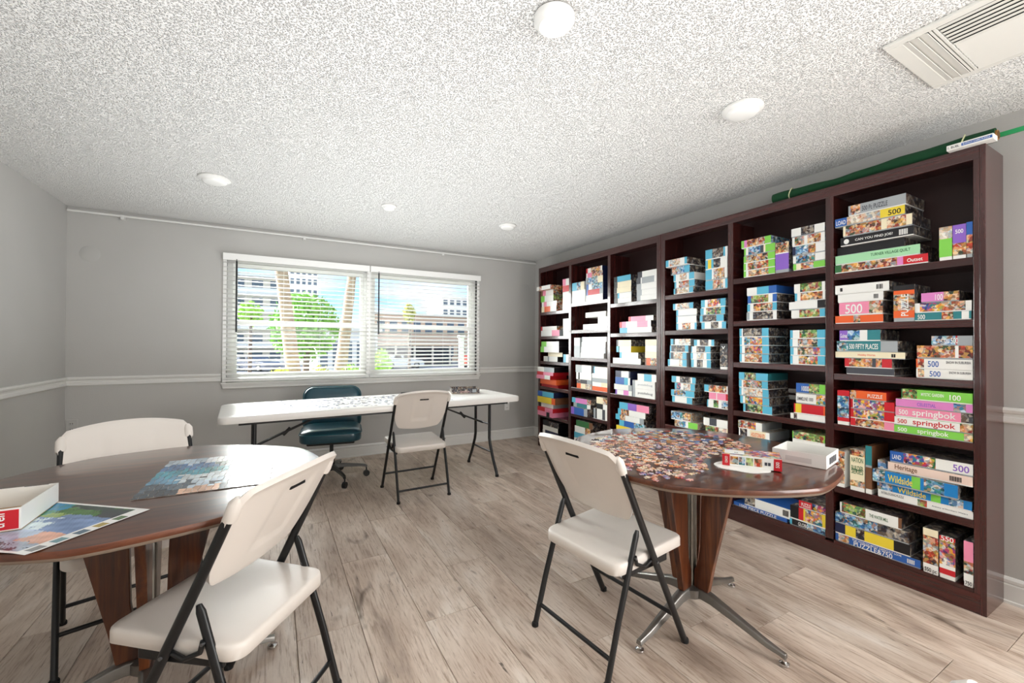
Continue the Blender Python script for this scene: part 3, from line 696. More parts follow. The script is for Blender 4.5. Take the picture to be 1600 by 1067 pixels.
2	5	second from bottom of left stack	3652	3372	561	40	4	235	5	S20 T60 W20	
2	5	top of left stack	3682	3368	602	52	4	235	5	b20 M60 120	
2	5	bottom of right stack	3328	3127	485	99	4	235	W	S14 K10 W40 D20 W16	
2	5	second from bottom of right stack	3282	3127	585	51	4	235	W	K60 W40	
2	5	top of right stack	3282	3127	637	64	4	235	W	C60 140	
2	6	HID0 left	3644	3405	109	60	4	235	S	W100	
2	6	HID1 left	3644	3405	170	60	4	235	S	W100	
2	6	lowest seen of left stack	3644	3405	232	60	4	235	5	b100	
2	6	second from bottom of left stack	3629	3374	293	67	4	235	5	W80 140	
2	6	top of left stack	3607	3343	361	62	4	235	5	G80 U20	
1	1	bottom of left stack	4284	3976	1600	64	4	235	1	C20 O40 W40	
1	1	second from bottom of left stack	4285	3977	1665	56	4	235	1	W14 P20 W66	
1	1	third from bottom of left stack	4299	4038	1722	72	4	235	3	L30 W70	
1	1	fourth from bottom of left stack	4299	4039	1795	57	4	235	1	U16 P24 W60	
1	1	top of left stack	4291	4004	1853	47	-60	235	1	W16 120 W64	
1	1	HID0 right	3861	3742	1600	53	4	235	S	W100	
1	1	lowest seen of right stack	3861	3742	1654	53	4	235	W	W100	
1	1	second from bottom of right stack	3861	3743	1708	90	4	235	W	W100	
1	1	third from bottom of right stack	3858	3742	1799	68	4	235	W	R100	
1	1	top of right stack	3859	3744	1868	74	4	235	W	P50 W50	
1	2	bottom of left stack	4299	3922	1314	68	4	235	S	W60 P40	
1	2	top of left stack	4299	3969	1383	45	4	235	1	R10 W90	
1	2	HID0 right	3846	3744	1314	51	4	235	S	W100	
1	2	lowest seen of right stack	3846	3744	1367	51	4	235	W	W100	
1	2	top of right stack	3847	3744	1419	84	4	235	W	W100	
1	3	bottom of left stack	4237	3955	1020	58	4	235	K	W30 S10 W60	
1	3	second from bottom of left stack	4140	3858	1079	47	4	235	K	C100	
1	3	third from bottom of left stack	4248	3875	1127	64	-30	235	K	L20 W80	
1	3	top of left stack	4231	3876	1192	59	-30	235	K	L30 W70	
1	3	lying flat box at right	3839	3742	1020	89	4	235	W	b50 W50	
1	4	bottom of left stack	4285	3953	720	37	4	235	R	R100	
1	4	second from bottom of left stack	4249	3925	758	57	-30	235	O	O100	
1	4	third from bottom of left stack	4288	4003	816	46	-60	235	R	P60 W40	
1	4	fourth from bottom of left stack	4274	3942	863	37	-60	235	R	R40 P60	
1	4	top of left stack	4264	3923	901	54	-60	235	K	W40 S60	
1	5	bottom of left stack	4261	3949	390	51	-60	235	P	P60 K20 P20	
1	5	second from bottom of left stack	4262	3949	442	47	-60	235	R	R50 P50	
1	5	third from bottom of left stack	4258	3968	490	50	-40	235	S	K16 W84	
1	5	fourth from bottom of left stack	4263	3901	541	69	-60	235	U	Y80 O20	
1	5	top of left stack	4272	3945	611	60	-50	235	N	B30 b70	
1	6	HID0 left	4251	3935	109	51	4	235	S	W100	
1	6	lowest seen of left stack	4251	3935	162	51	4	235	K	W16 N84	
1	6	second from bottom of left stack	4241	3935	214	50	4	235	K	W100	
1	6	top of left stack	4248	3930	265	58	4	235	K	K40 560	"""
SHN = ['', 'top', 'second', 'third', 'fourth', 'fifth', 'bottom']
BN = {6: 'rightmost bay', 5: 'second bay from right', 4: 'third bay from right', 3: 'third bay from left', 2: 'second bay from left', 1: 'leftmost bay'}
used_labels = set()
def puzzle_box(line):
    b, s, pos, y0, y1, z, h, off, d, side, spec, txt = line.split('\t')
    b, s = int(b), int(s); y0, y1, z, h, off, d = [float(q)/1000 for q in (y0, y1, z, h, off, d)]
    vert = spec[0] == '|'; spec = spec.lstrip('|')
    seg = [(q[0], float(q[1:])) for q in spec.split()]; tot = sum(q[1] for q in seg)
    w = y0-y1; off2 = off+(R.uniform(0, .006) if not vert and off >= 0 else 0)
    d = min(d, BD-.008-XF-off2)
    keys = []
    for k, _ in seg:
        if k not in keys: keys.append(k)
    if side not in keys: keys.append(side)
    topk = '4' if side in 'WCS' else ('5' if side in '5KDN' else side)
    if topk not in keys: keys.append(topk)
    mb = MB(); X0, X1 = -d/2, d/2; Y0, Y1 = w/2, -w/2; Z0 = h*.10 if b >= 4 else 0; Z1 = h
    # spine, cut into printed panels
    acc = 0
    for k, q in seg:
        a0, a1 = acc/tot, (acc+q)/tot; acc += q
        if vert: za, zb = Z0+(Z1-Z0)*a0, Z0+(Z1-Z0)*a1; vs = [(X0, Y0, za), (X0, Y1, za), (X0, Y1, zb), (X0, Y0, zb)]
        else: ya, yb = Y0+(Y1-Y0)*a0, Y0+(Y1-Y0)*a1; vs = [(X0, ya, Z0), (X0, yb, Z0), (X0, yb, Z1), (X0, ya, Z1)]
        mb.add(vs, [(0, 1, 2, 3)], keys.index(k))
    sd = keys.index(side); tp = keys.index(topk)
    mb.add([(X0, Y1, Z0), (X1, Y1, Z0), (X1, Y1, Z1), (X0, Y1, Z1)], [(0, 1, 2, 3)], sd)
    mb.add([(X1, Y0, Z0), (X0, Y0, Z0), (X0, Y0, Z1), (X1, Y0, Z1)], [(0, 1, 2, 3)], sd)
    mb.add([(X1, Y1, Z0), (X1, Y0, Z0), (X1, Y0, Z1), (X1, Y1, Z1)], [(0, 1, 2, 3)], sd)
    mb.add([(X0, Y0, Z1), (X0, Y1, Z1), (X1, Y1, Z1), (X1, Y0, Z1)], [(0, 1, 2, 3)], tp)
    mb.add([(X0, Y1, Z0), (X0, Y0, Z0), (X1, Y0, Z0), (X1, Y1, Z0)], [(0, 1, 2, 3)], sd)
    o = mb.build('puzzle_box', [card(k) for k in keys], loc=(XF+off2+d/2, (y0+y1)/2, z+.0005))
    if b >= 4:
        MB().box((X0+.0012, Y1+.0012, 0), (X1-.0012, Y0-.0012, h*.5)).build('tray', card('W' if R.random() < .6 else 'S'), o)
    sol = {}
    for k, q in seg: sol[k] = sol.get(k, 0)+q
    cols = sorted([(q, k) for k, q in sol.items() if k in NAMES], reverse=True); pic = sum(q for k, q in sol.items() if k in '012345')/tot > .25
    cn = NAMES[cols[0][1]] if cols else ''
    if pos.startswith('HID'):
        lab = 'plain white box low in %s stack, %s shelf, %s%s' % (pos[5:], SHN[s], BN[b], ', second up' if pos[3] == '1' else '')
    elif len(cols) > 1 and 'from bottom' not in pos: lab = '%s and %s puzzle box, %s, %s shelf, %s' % (cn, NAMES[cols[1][1]], pos, SHN[s], BN[b])
    else: lab = '%s puzzle box, %s, %s shelf, %s' % ((cn+(' picture' if pic else '')).strip(), pos, SHN[s], BN[b])
    if len(lab.replace(',', '').split()) > 16: lab = lab.replace('picture puzzle', 'picture').replace('puzzle box', 'box')
    tag(o, lab, 'puzzle box', 'puzzle boxes on the bookcase shelves')
    if txt:
        for body, ck, a, c, th, vc in json.loads(txt):
            if vert and len(body) < 9:
                hh = w*.5 if th < .2 else h*th*.5
                hh = min(h*.12, w*.6); zc = h*vc if vc != .5 else h*.5
                if body == 'PUZZLE':   # runs up the spine
                    letter(body, ink(ck), o, (X0-.0006, Y0-w*.72, h*.15), (0, 0, 1), (0, 1, 0), h*.6, w*.35)
                else: letter(body, ink(ck), o, (X0-.0006, Y0-w*a, zc-hh/2), (0, -1, 0), (0, 0, 1), w*(c-a), hh)
            else:
                letter(body, ink(ck), o, (X0-.0006, Y0-w*a, h*vc-h*th/2), (0, -1, 0), (0, 0, 1), w*(c-a), h*th)
    return o
for line in BOXES.split('\n'): puzzle_box(line)

# roll of green felt on top
t = thing('felt_roll', 'long roll of dark green felt lying on top of the near bookcase', 'fabric roll', (2.856, 1.09, 2.1392))
GF = mat('green_felt', '083f22', .95, bump=.4, bscale=300)
pts = []; rr = []
for i in range(30):
    u = i/29; pts.append((.0+.012*math.sin(u*5)-.0*u, .50-u*.985, .034+.002*math.sin(u*14))); rr.append(.030+.0035*math.sin(u*9+1)+.004*(u > .85)+.002*math.sin(u*31))
rr = [min(r_, p[2]) for r_, p in zip(rr, pts)]
MB().tube(pts, rr, 20).build('felt', GF, t, smooth=60)
MB().tube([(0.0+.012*math.sin(5), -.46, .034), (.012*math.sin(5), -.492, .034)], .022, 20).build('cardboard_tube', mat('cardboard', 'a8763e', .8), t, smooth=40)
MB().tube([(.012*math.sin(5), -.4923, .034), (.012*math.sin(5), -.4935, .034)], .018, 18).build('tube_hollow', mat('cardboard_shaded', '5a3d1c', .9), t)  # solid disc, darker cardboard colour paints the shade inside the tube
for yy in (-.385, .39):
    ring = [(.012*math.sin((.50-yy)/.985*5)+.0372*math.cos(a), yy+.006*math.sin(a*2), .0385+.0372*math.sin(a)) for a in [2*PI*k/24 for k in range(25)]]
    MB().tube(ring, .003, 6).build('rubber_band', mat('pale_rubber', 'd9dcb0', .6), t)
q = MB().box((-.004, -.20, -.010), (.004, .20, .010)).build('green_rod', mat('green_plastic', '1f9a5a', .4), loc=(2.873, .405, 2.179)); tag(q, 'bright green flat rod poking out of the felt roll end', 'rod')
q = MB().box((-.03, -.075, 0), (.03, .075, .024)).build('flat_box', card('W'), loc=(2.798, .672, 2.1385), bevel=.001); tag(q, 'flat white label box with blue band on top of the near bookcase end', 'box')
MB().box((-.0306, -.072, .006), (-.0301, .025, .018)).build('blue_band', ink('B'), q)
letter('1. BUBL', ink('D'), q, (-.0306, .07, .006), (0, -1, 0), (0, 0, 1), .038, .011)
letter('BUFFALO GAMES PUZZLE', ink('W'), q, (-.0310, .02, .009), (0, -1, 0), (0, 0, 1), .085, .006)
# ------------------------------------------------------------------ pedestal tables
def smooth_closed(pts, it=2):
    for _ in range(it):
        q = []
        for i in range(len(pts)):
            a, b = Vector(pts[i]), Vector(pts[(i+1) % len(pts)]); q += [a*.75+b*.25, a*.25+b*.75]
        pts = q
    return pts
def clipped_round(rc, rl, rot):
    """round-sided table outline with four straight clipped corners"""
    pts = []
    for k in range(4):
        a = rad(rot)+k*PI/2
        for d in (-14.5, 14.5): pts.append((rc*math.cos(a+rad(d)), rc*math.sin(a+rad(d))))
        for j in range(1, 6):
            u = j/6; th = a+rad(14.5)+u*(PI/2-rad(29)); r = rc+(rl-rc)*math.sin(PI*u)**.8
            pts.append((r*math.cos(th), r*math.sin(th)))
    return [tuple(p) for p in smooth_closed([Vector((p[0], p[1])) for p in pts], 2)]
def pedestal_table(c, rc, rl, rot_top, rot_leg, label, rot_foot=0):
    t = thing('pedestal_table', label, 'table', (c[0], c[1], 0), 0, 'two walnut pedestal tables')
    out = clipped_round(rc, rl, rot_top)
    L = lambda k, z: [(p[0]*k, p[1]*k, z) for p in out]
    MB().loops([L(.955, .708), L(.985, .712), L(.998, .722), L(1, .732), L(.994, .738), L(.97, .740), L(.6, .740), L(.2, .740)], mats=[1, 1, 2, 2, 0, 0, 0]).build('tabletop', [WALNUT, mat('edge_underside', '8a7a6c', .5), WALNUT_E], t, smooth=50)
    MB().box((-.22, -.03, .690), (.22, .03, .708)).box((-.03, -.22, .690), (.03, .22, .708)).build('top_bracket', BLACKM, t, rz=rad(rot_leg))
    for k in range(4):
        a = rad(rot_leg)+k*PI/2; Mx = Matrix.Rotation(a, 4, 'Z')
        prof = [(.022, .14), (.085, .14), (.105, .25), (.205, .695), (.062, .695), (.052, .50), (.048, .33), (.040, .27), (.030, .235), (.022, .22)]
        w = .014; vs = [tuple(Mx @ Vector((r, s*w, z))) for s in (-1, 1) for r, z in prof]; n = len(prof)
        fs = [tuple(range(n)), tuple(range(n, 2*n))[::-1]]+[(i, i+n, n+(i+1) % n, (i+1) % n) for i in range(n)]
        MB().add(vs, fs).build('wooden_fin', WALNUT_V, t, bevel=.0025)
        a += rad(rot_foot); Mx = Matrix.Rotation(a, 4, 'Z')
        # cast arm with glide
        ar = MB(); secs = []
        for r, zc, hw, hh in [(.0, .118, .028, .022), (.06, .125, .026, .020), (.10, .118, .023, .018), (.2, .088, .020, .014), (.32, .050, .016, .011), (.365, .041, .013, .009), (.385, .036, .013, .010)]:
            secs.append([tuple(Mx @ Vector((r, y, z))) for y, z in ((-hw, zc-hh), (hw, zc-hh), (hw*.75, zc+hh*.7), (hw*.45, zc+hh), (-hw*.45, zc+hh), (-hw*.75, zc+hh*.7))])
        ar.loops(secs); ar.build('leg', ALU, t, smooth=45, bevel=.002)
        g = MB(); cx, cy = .378*math.cos(a), .378*math.sin(a)
        g.lathe([(.007, .03), (.007, .016), (.009, .014), (.017, .010), (.018, .004), (.014, .0)], (cx, cy, 0), 16).build('foot_glide', CHROME, t, smooth=40)
    MB().lathe([(.030, .145), (.052, .135), (.055, .105), (.045, .095), (.001, .095)], seg=24).build('hub', ALU, t, smooth=40)
    st_ = MB()
    for a in (45, 135, 225, 315): st_.tube([(.011*math.cos(rad(a)), .011*math.sin(rad(a)), .135), (.011*math.cos(rad(a)), .011*math.sin(rad(a)), .70)], .0115, 14)
    st_.build('steel_column', mat('brushed_steel', '8f8d88', .3, 1, var=.15), t, smooth=50)
    return t
WALNUT_E = wood('walnut_edge', '3a1a0c', '5e2f18', '7d4526', .35, .4, 0, 5)
TR = (1.655, 1.285); TL = (-.365, 1.90)
pedestal_table(TR, .556, .530, 13, 8, 'walnut pedestal table covered with loose jigsaw pieces beside the bookcase')
pedestal_table(TL, .56, .530, 12.8, 3, 'walnut pedestal table with a finished jigsaw and poster on it', 6)

# ------------------------------------------------------------------ folding chairs
def make_chair(label):
    t = thing('folding_chair', label, 'chair', (0, 0, 0), 0, 'white and black folding chairs')
    # local: x across (sitter's right = +x), y forward, z up
    def path_y(z): return .22-.5*z if z < .80 else .22-.5*.80-(z-.8)*.55
    # back shell
    N, Mv = 32, 22; mb = MB(); vs = []
    for j in range(Mv+1):
        v = j/Mv
        for i in range(N+1):
            u = -1+2*i/N
            au = abs(u)
            zt = .848-.030*au**2.2-.055*max(0, au-.86)/.14*(max(0, au-.86)/.14)
            zb = .530+.022*au**2+.045*(max(0, au-.80)/.2)**2
            z = zb+(zt-zb)*v
            W = .192+.037*(v**.8)
            x = u*W
            y = path_y(z)+.006-.042*(1-au**2)*(.4+.6*v)+.012*(1-v)**3*(1-au**2)
            # recessed grip panel seen from behind
            px = max(0, min(1, (.078-abs(x))/.012)); pz = max(0, min(1, (z-.60)/.012, (.805-z)/.012))
            y += .007*px*pz
            # rolled rim
            rim = max(0, (v-.93)/.07); y -= .012*rim*rim
            vs.append((x, y, z))
    fs = [(j*(N+1)+i, j*(N+1)+i+1, (j+1)*(N+1)+i+1, (j+1)*(N+1)+i) for j in range(Mv) for i in range(N)]
    bk = mb.add(vs, fs).build('backrest', PLASTIC, t, smooth=60)
    so = bk.modifiers.new('solid', 'SOLIDIFY'); so.thickness = .017; so.offset = 0
    be = bk.modifiers.new('bevel', 'BEVEL'); be.width = .006; be.segments = 3; be.limit_method = 'ANGLE'; be.angle_limit = rad(60)
    for s in (-1, 1):
        MB().tube([(s*.2165, path_y(.752), .752), (s*.2165, path_y(.765), .765), (s*.2165, path_y(.795)+.003, .795), (s*.213, path_y(.812)+.004, .812)], [.0165, .0185, .0175, .009], 14, side=(0, 1, 0)).build('corner_socket', PLASTIC, bk, smooth=60)
    zz = .778; yy = path_y(zz)+.006-.042*(.4+.6*.8)+.007
    MB().box((-.036, yy-.0115, zz-.0055), (.036, yy+.0, zz+.0055)).build('hand_slot', DARKIN, bk, bevel=.002)  # solid black bar, paints the shade inside the grip hole
    # seat
    out = []
    for sx, sy in ((1, -1), (1, 1), (-1, 1), (-1, -1)):
        hx = .205 if sy < 0 else .212; cy = -.175 if sy < 0 else .235; r = .045
        for k in range(7):
            a = {(1, -1): -PI/2, (1, 1): 0, (-1, 1): PI/2, (-1, -1): PI}[(sx, sy)]+k*PI/12
            out.append((sx*(hx-r)+r*math.cos(a), cy-sy*r+r*math.sin(a)))
    def top(y): return .412+.026*max(0, min(1, (y+.17)/.40))-.012*max(0, (y-.18)/.055)**2
    def LP(k, dz, mode='top'):
        L = []
        for x, y in out:
            X, Y = x*k, .03+(y-.03)*k
            dip = .010*max(0, 1-(X/.19)**2)*max(0, 1-((Y-.0)/.20)**2)
            L.append((X, Y, top(Y)+dz-(dip if mode == 'top' else 0)))
        return L
    MB().loops([LP(.90, -.040, 's'), LP(.975, -.046, 's'), LP(1, -.042, 's'), LP(1, -.014, 's'), LP(.992, -.005, 's'), LP(.97, -.001, 's'), LP(.93, 0), LP(.8, 0), LP(.6, 0), LP(.4, 0), LP(.2, 0), LP(.05, 0)]).build('seat', PLASTIC, t, smooth=60)
    for s in (-1, 1):
        X = s*.222
        # front leg runs up to carry the backrest
        MB().tube([(X, .222, .003), (X*.995, path_y(.36), .36), (X*.985, path_y(.60), .60), (X*.975, path_y(.795)+.004, .795)], .0145, 12, ell=.72, side=(0, 1, 0)).build('front_leg', BLACKM, t, smooth=50)
        Xr = s*.205
        MB().tube([(Xr, -.222, .003), (Xr, -.165, .20), (Xr, -.066, .50), (Xr, -.060, .518)], [.0135, .0135, .0135, .008], 12, ell=.72, side=(0, 1, 0)).build('rear_leg', BLACKM, t, smooth=50)
        MB().lathe([(.0155, 0), (.0155, .012), (.012, .018)], (X, .222, 0), 12).build('foot_cap', mat('black_rubber', '0c0c0d', .8), t)
        MB().lathe([(.0145, 0), (.0145, .012), (.011, .018)], (Xr, -.222, 0), 12).build('foot_cap', mat('black_rubber', '0c0c0d', .8), t)
        # seat side rail and the link that folds it
        MB().box((s*.196-.006, -.13, .352), (s*.196+.006, .13, .392)).build('seat_rail', BLACKM, t, bevel=.004)
        MB().tube([(s*.214, .02, .392), (s*.216, -.03, .378), (s*.216, -.075, .40), (s*.214, -.082, .43)], .007, 10).build('link', BLACKM, t, smooth=50)
        MB().tube([(s*.196, -.085, .425), (s*.224, -.085, .425)], .0045, 10).tube([(s*.196, .026, .385), (s*.236, .026, .385)], .0045, 10).build('rivet', mat('dull_steel', '77787a', .4, .8), t)
    MB().tube([(-.218, .150, .135), (.218, .150, .135)], .0085, 10).build('crossbar', BLACKM, t, smooth=50)
    MB().tube([(-.205, -.196, .085), (.205, -.196, .085)], .0085, 10).build('crossbar', BLACKM, t, smooth=50)
    MB().tube([(-.2, .02, .366), (.2, .02, .366)], .007, 8).build('crossbar', BLACKM, t, smooth=50)
    return t
chair = make_chair('white folding chair in front of the jigsaw-covered table by the bookcase')
def place(o, x, y, deg): o.location = (x, y, 0); o.rotation_euler = (0, 0, rad(deg-90))
place(chair, 1.240, 1.38, 5.7)
def chair2(x, y, deg, lab): dup(chair, (x, y, 0), rad(deg-90), lab)
chair2(1.041, 3.470, 91, 'white folding chair pushed against the long white folding table')
chair2(-.520, 2.395, -73.3, 'white folding chair behind the walnut table, facing the camera, wall behind')
chair2(-.091, 1.600, 143, 'white folding chair nearest the camera at the table with the finished jigsaw')
chair2(1.009, .150, 45, 'white folding chair whose rim barely enters the bottom right of the photo')

# ------------------------------------------------------------------ white folding table
tf = thing('folding_table', 'long white plastic folding table under the window', 'table', (.835, 3.715, 0), rad(3.3))
def rrect(hx, hy, r, n=6):
    o = []
    for sx, sy, a0 in ((1, -1, -PI/2), (1, 1, 0), (-1, 1, PI/2), (-1, -1, PI)):
        for k in range(n+1):
            a = a0+k*PI/2/n; o.append((sx*(hx-r)+r*math.cos(a), sy*(hy-r)+r*math.sin(a)))
    return o
RR = rrect(1.165, .372, .07)
def RL(d, z): return [(p[0]*(1-d/1.165), p[1]*(1-d/.372), z) for p in RR]
MB().loops([RL(.03, .700), RL(.010, .690), RL(.002, .690), RL(0, .698), RL(0, .728), RL(.003, .733), RL(.010, .736), RL(.2, .736)]).build('tabletop', PLASTIC_T, tf, smooth=50)
for s in (-1, 1):
    X = s*.955
    for q in (-1, 1):
        MB().tube([(X, q*.14, .695), (X, q*.14, .33), (X, q*.155, .27), (X, q*.215, .14), (X, q*.275, .04), (X, q*.285, .006)], .0135, 12).build('leg', BLACKM, tf, smooth=60)
        MB().lathe([(.016, 0), (.016, .02), (.013, .024)], (X, q*.285, 0), 12).build('foot_cap', mat('black_rubber', '0c0c0d', .8), tf)
    MB().tube([(X, -.185, .205), (X, .185, .205)], .009, 10).build('crossbar', BLACKM, tf, smooth=50)
    MB().tube([(X, -.14, .46), (X, .14, .46)], .008, 10).build('crossbar', BLACKM, tf, smooth=50)
    MB().tube([(X, -.17, .680), (X, .17, .680)], .011, 10).build('hinge_bar', BLACKM, tf, smooth=50)
    for q in (-1, 1):
        MB().tube([(X, q*.012, .455), (X-s*.20, q*.012, .54), (X-s*.55, 0, .688)], .0075, 8).build('brace', BLACKM, tf, smooth=50)
    MB().tube([(X-s*.19, 0, .52), (X-s*.24, 0, .57)], .013, 10).build('locking_ring', BLACKM, tf, smooth=50)
for q in (-1, 1):
    MB().box((-1.05, q*.30-.012, .668), (1.05, q*.30+.012, .692)).build('side_rail', BLACKM, tf)

# ------------------------------------------------------------------ office chair
VINYL = mat('teal_vinyl', '12414f', .28, coat=.3, bump=.15, bscale=150)
PIPE = mat('teal_piping', '1e5a68', .35)
oc = thing('office_chair', 'dark teal vinyl office chair on casters behind the white folding table', 'office chair', (.462, 4.10, 0), rad(-8))
def cushion(hx, hy, r, th, bul, N=8):
    o = rrect(hx, hy, r, N); L = []
    for d, z in ((.03, 0), (.008, .006), (0, .02), (0, th-.022), (.010, th-.006), (.032, th+bul*.35), (.09, th+bul*.85), (.16, th+bul)):
        kx, ky = 1-d/hx, 1-d/hy; L.append([(p[0]*kx, p[1]*ky, z) for p in o])
    return L
MB().loops(cushion(.245, .235, .09, .10, .022)).build('seat', VINYL, oc, smooth=70, loc=(0, -.02, .375))
sp = rrect(.247, .237, .09, 8); MB().tube([(p[0], p[1], 0) for p in sp]+[(sp[0][0], sp[0][1], 0)], .005, 6).build('piping', PIPE, oc, smooth=60, loc=(0, -.02, .452))
bk = MB().loops(cushion(.25, .20, .085, .05, .018)).build('backrest', VINYL, oc, smooth=70); bk.location = (0, .30, .60); bk.rotation_euler = (rad(90-8), 0, 0)
sb = rrect(.252, .202, .085, 8); MB().tube([(p[0], p[1], .045) for p in sb]+[(sb[0][0], sb[0][1], .045)], .005, 6).build('piping', PIPE, bk, smooth=60)
MB().box((-.19, -.19, .352), (.19, .17, .376)).build('seat_pan', BLACKM, oc, bevel=.01)
MB().tube([(0, .1, .36), (0, .27, .37), (0, .30, .42), (0, .315, .62)], .014, 10).build('back_support', BLACKM, oc, smooth=60)
MB().tube([(0, 0, .09), (0, 0, .22)], .028, 18).tube([(0, 0, .2), (0, 0, .36)], .016, 16).build('column', mat('dark_chrome', '3a3c3f', .25, .9), oc, smooth=60)
for k in range(5):
    a = rad(-68+72*k); Mx = Matrix.Rotation(a, 4, 'Z'); secs = []
    for r, zc, hw, hh in ((.02, .125, .022, .02), (.12, .122, .017, .014), (.24, .108, .014, .011), (.285, .100, .013, .010), (.30, .090, .012, .012)):
        secs.append([tuple(Mx @ Vector((r, y, z))) for y, z in ((-hw, zc-hh), (hw, zc-hh), (hw*.7, zc+hh), (-hw*.7, zc+hh))])
    MB().loops(secs).build('arm', mat('dark_metal', '4c4b49', .3, .8), oc, smooth=40, bevel=.002)
    cs_ = MB(); cx, cy = .298*math.cos(a), .298*math.sin(a)
    cs_.tube([(cx, cy, .10), (cx, cy, .045)], .006, 8)
    ca = a+.7+k; dx, dy = math.cos(ca), math.sin(ca)
    q = cs_.tube([(cx-dx*.014, cy-dy*.014, .027), (cx-dx*.002, cy-dy*.002, .027)], .027, 16).tube([(cx+dx*.002, cy+dy*.002, .027), (cx+dx*.014, cy+dy*.014, .027)], .027, 16).build('caster', mat('caster_black', '1b1b1d', .35), oc, smooth=40)

# ------------------------------------------------------------------ things on the tables
PRINT = vprint()
def lake(u, v):
    """landscape print: u along, v up"""
    n = math.sin(u*23+v*11)*.5+math.sin(u*51-v*37)*.3+math.sin(v*83+u*17)*.2
    v += .035*n+.02*math.sin(u*140+v*90); u += .03*n
    if v > .82: c = (.50, .62, .72) if u < .35 else (.86, .90, .95)
    elif v > .66: c = (.10, .22, .42) if u+.1*n < .5 else (.13, .17, .15)
    elif v > .48: c = (.10, .36, .46) if u < .40 else ((.07, .30, .33) if u < .8 else (.30, .42, .30))
    elif v > .30: c = (.72, .82, .86) if abs(u-.45-.1*n) < .22 else (.16, .36, .52)
    elif v > .14: c = (.62, .74, .84) if u > .35 else (.10, .14, .18)
    else: c = (.78, .50, .36) if .3 < u < .62 else (.06, .08, .10)
    if abs(v-.38) < .012 and .38 < u < .5 or abs(v-.22) < .012 and .5 < u < .6: c = (.04, .04, .05)
    k = 1+.35*n
    return tuple(max(0, min(1, q*k)) for q in c)+(1,)
# finished jigsaw: individual interlocking pieces too small to pick apart one by one
js = thing('finished_jigsaw', 'finished lake landscape jigsaw lying on the left walnut table', 'jigsaw', (-.180, 1.905, .7405), rad(-2))
mb = MB(); cols = []; nx, ny = 20, 26; W_, H_ = .365, .475
for i in range(nx):
    for j in range(ny):
        x0, x1 = -W_/2+W_*i/nx, -W_/2+W_*(i+1)/nx; y0, y1 = -H_/2+H_*j/ny, -H_/2+H_*(j+1)/ny; g = .0007
        sx = .0022*math.sin(i*2.4+j*1.7); sy = .0022*math.cos(i*1.3+j*2.9)
        def wob(x, y, a, b): return (x+.0024*math.sin(a*3.1+b*1.9), y+.0024*math.cos(a*2.3-b*2.7))
        p = [wob(x0, y0, i, j), wob(x1, y0, i+1, j), wob(x1, y1, i+1, j+1), wob(x0, y1, i, j+1)]
        p = [(p[0][0]+g, p[0][1]+g), (p[1][0]-g, p[1][1]+g), (p[2][0]-g, p[2][1]-g), (p[3][0]+g, p[3][1]-g)]
        z = .0022+R.uniform(0, .0003); t2 = [(a, b, z) for a, b in p]; b2 = [(a, b, .0005) for a, b in p]
        mb.add(b2+t2, [(4, 5, 6, 7), (0, 1, 5, 4), (1, 2, 6, 5), (2, 3, 7, 6), (3, 0, 4, 7)]); cc = lake((j+.5)/ny*.0+(i+.5)/nx, (j+.5)/ny)
        cols += [cc]+[(.25, .2, .17, 1)]*4
q = mb.build('jigsaw_pieces', PRINT, js, cols=cols); q['kind'] = 'stuff'
MB().box((-W_/2+.001, -H_/2+.001, 0), (W_/2-.001, H_/2-.001, .0008)).build('cut_backing', mat('grey_board', 'b9b6b0', .8), js)  # pale grey sheet seen through the cuts between pieces

# poster with the same landscape
P0, P1, P2 = Vector((-.300, 1.560)), Vector((-.476, 1.352)), Vector((-.556, 1.767))
po = thing('poster', 'glossy lake landscape poster with white border under the open tray', 'poster', (P0.x, P0.y, .7405))
ex, ey = (P1-P0), (P2-P0); mb = MB(); cols = []; NU, NV = 84, 96
def pz(u, v): return .0012+.010*max(0, u-.9)*max(0, .25-abs(v-.1))*10+.0015*math.sin(v*5)*0
for a in range(NU):
    for b_ in range(NV):
        q4 = []
        for da, db in ((0, 0), (1, 0), (1, 1), (0, 1)):
            u, v = (a+da)/NU, (b_+db)/NV; p = ex*u+ey*v; q4.append((p.x, p.y, pz(u, v)))
        mb.add(q4, [(0, 3, 2, 1)] if ex.cross(ey) < 0 else [(0, 1, 2, 3)])
        u, v = (a+.5)/NU, (b_+.5)/NV
        if v < .115 or u > .96 or u < .035 or v > .97:
            c = (.86, .86, .84, 1)
            if .02 < v < .095:
                k = (u*6.2) % 1; ki = int(u*6.2)
                if .18 < k < .8 and 1 <= ki < 6: c = [(.25, .3, .3), (.12, .2, .1), (.45, .35, .12), (.12, .18, .24), (.2, .35, .38), (.3, .3, .3)][ki]+(1,)
            cols.append(c)
        else:
            n = math.sin(u*19+v*7)*.5+math.sin(u*41-v*23)*.3+math.sin(v*67+u*13)*.2
            n += .35*math.sin(u*170+v*60)*math.sin(v*150); u += .03*n; v += .03*n
            if u < .12: c = (.04, .07, .06) if n < .4 else (.10, .20, .08)
            elif u < .26: c = (.07, .17, .05) if v > .3 else (.05, .06, .07)
            elif u < .34: c = (.30, .42, .12) if v > .55 else (.16, .24, .40)
            elif u < .62: c = (.05, .26, .40) if v > .80 else ((.62, .74, .78) if n > -.1 and v > .45 else (.20, .30, .52))
            elif u < .80: c = (.46, .56, .72) if v > .35 else (.74, .42, .32)
            else: c = (.05, .06, .08) if v > .6 or n > .2 else (.40, .46, .56)
            if v > .72 and u < .5: c = (.03, .22, .38) if n > 0 else (.06, .28, .16)
            cols.append(tuple(max(0, min(1, q_*(1+.25*n))) for q_ in c)+(1,))
mb.build('print_sheet', PRINT, po, cols=cols)

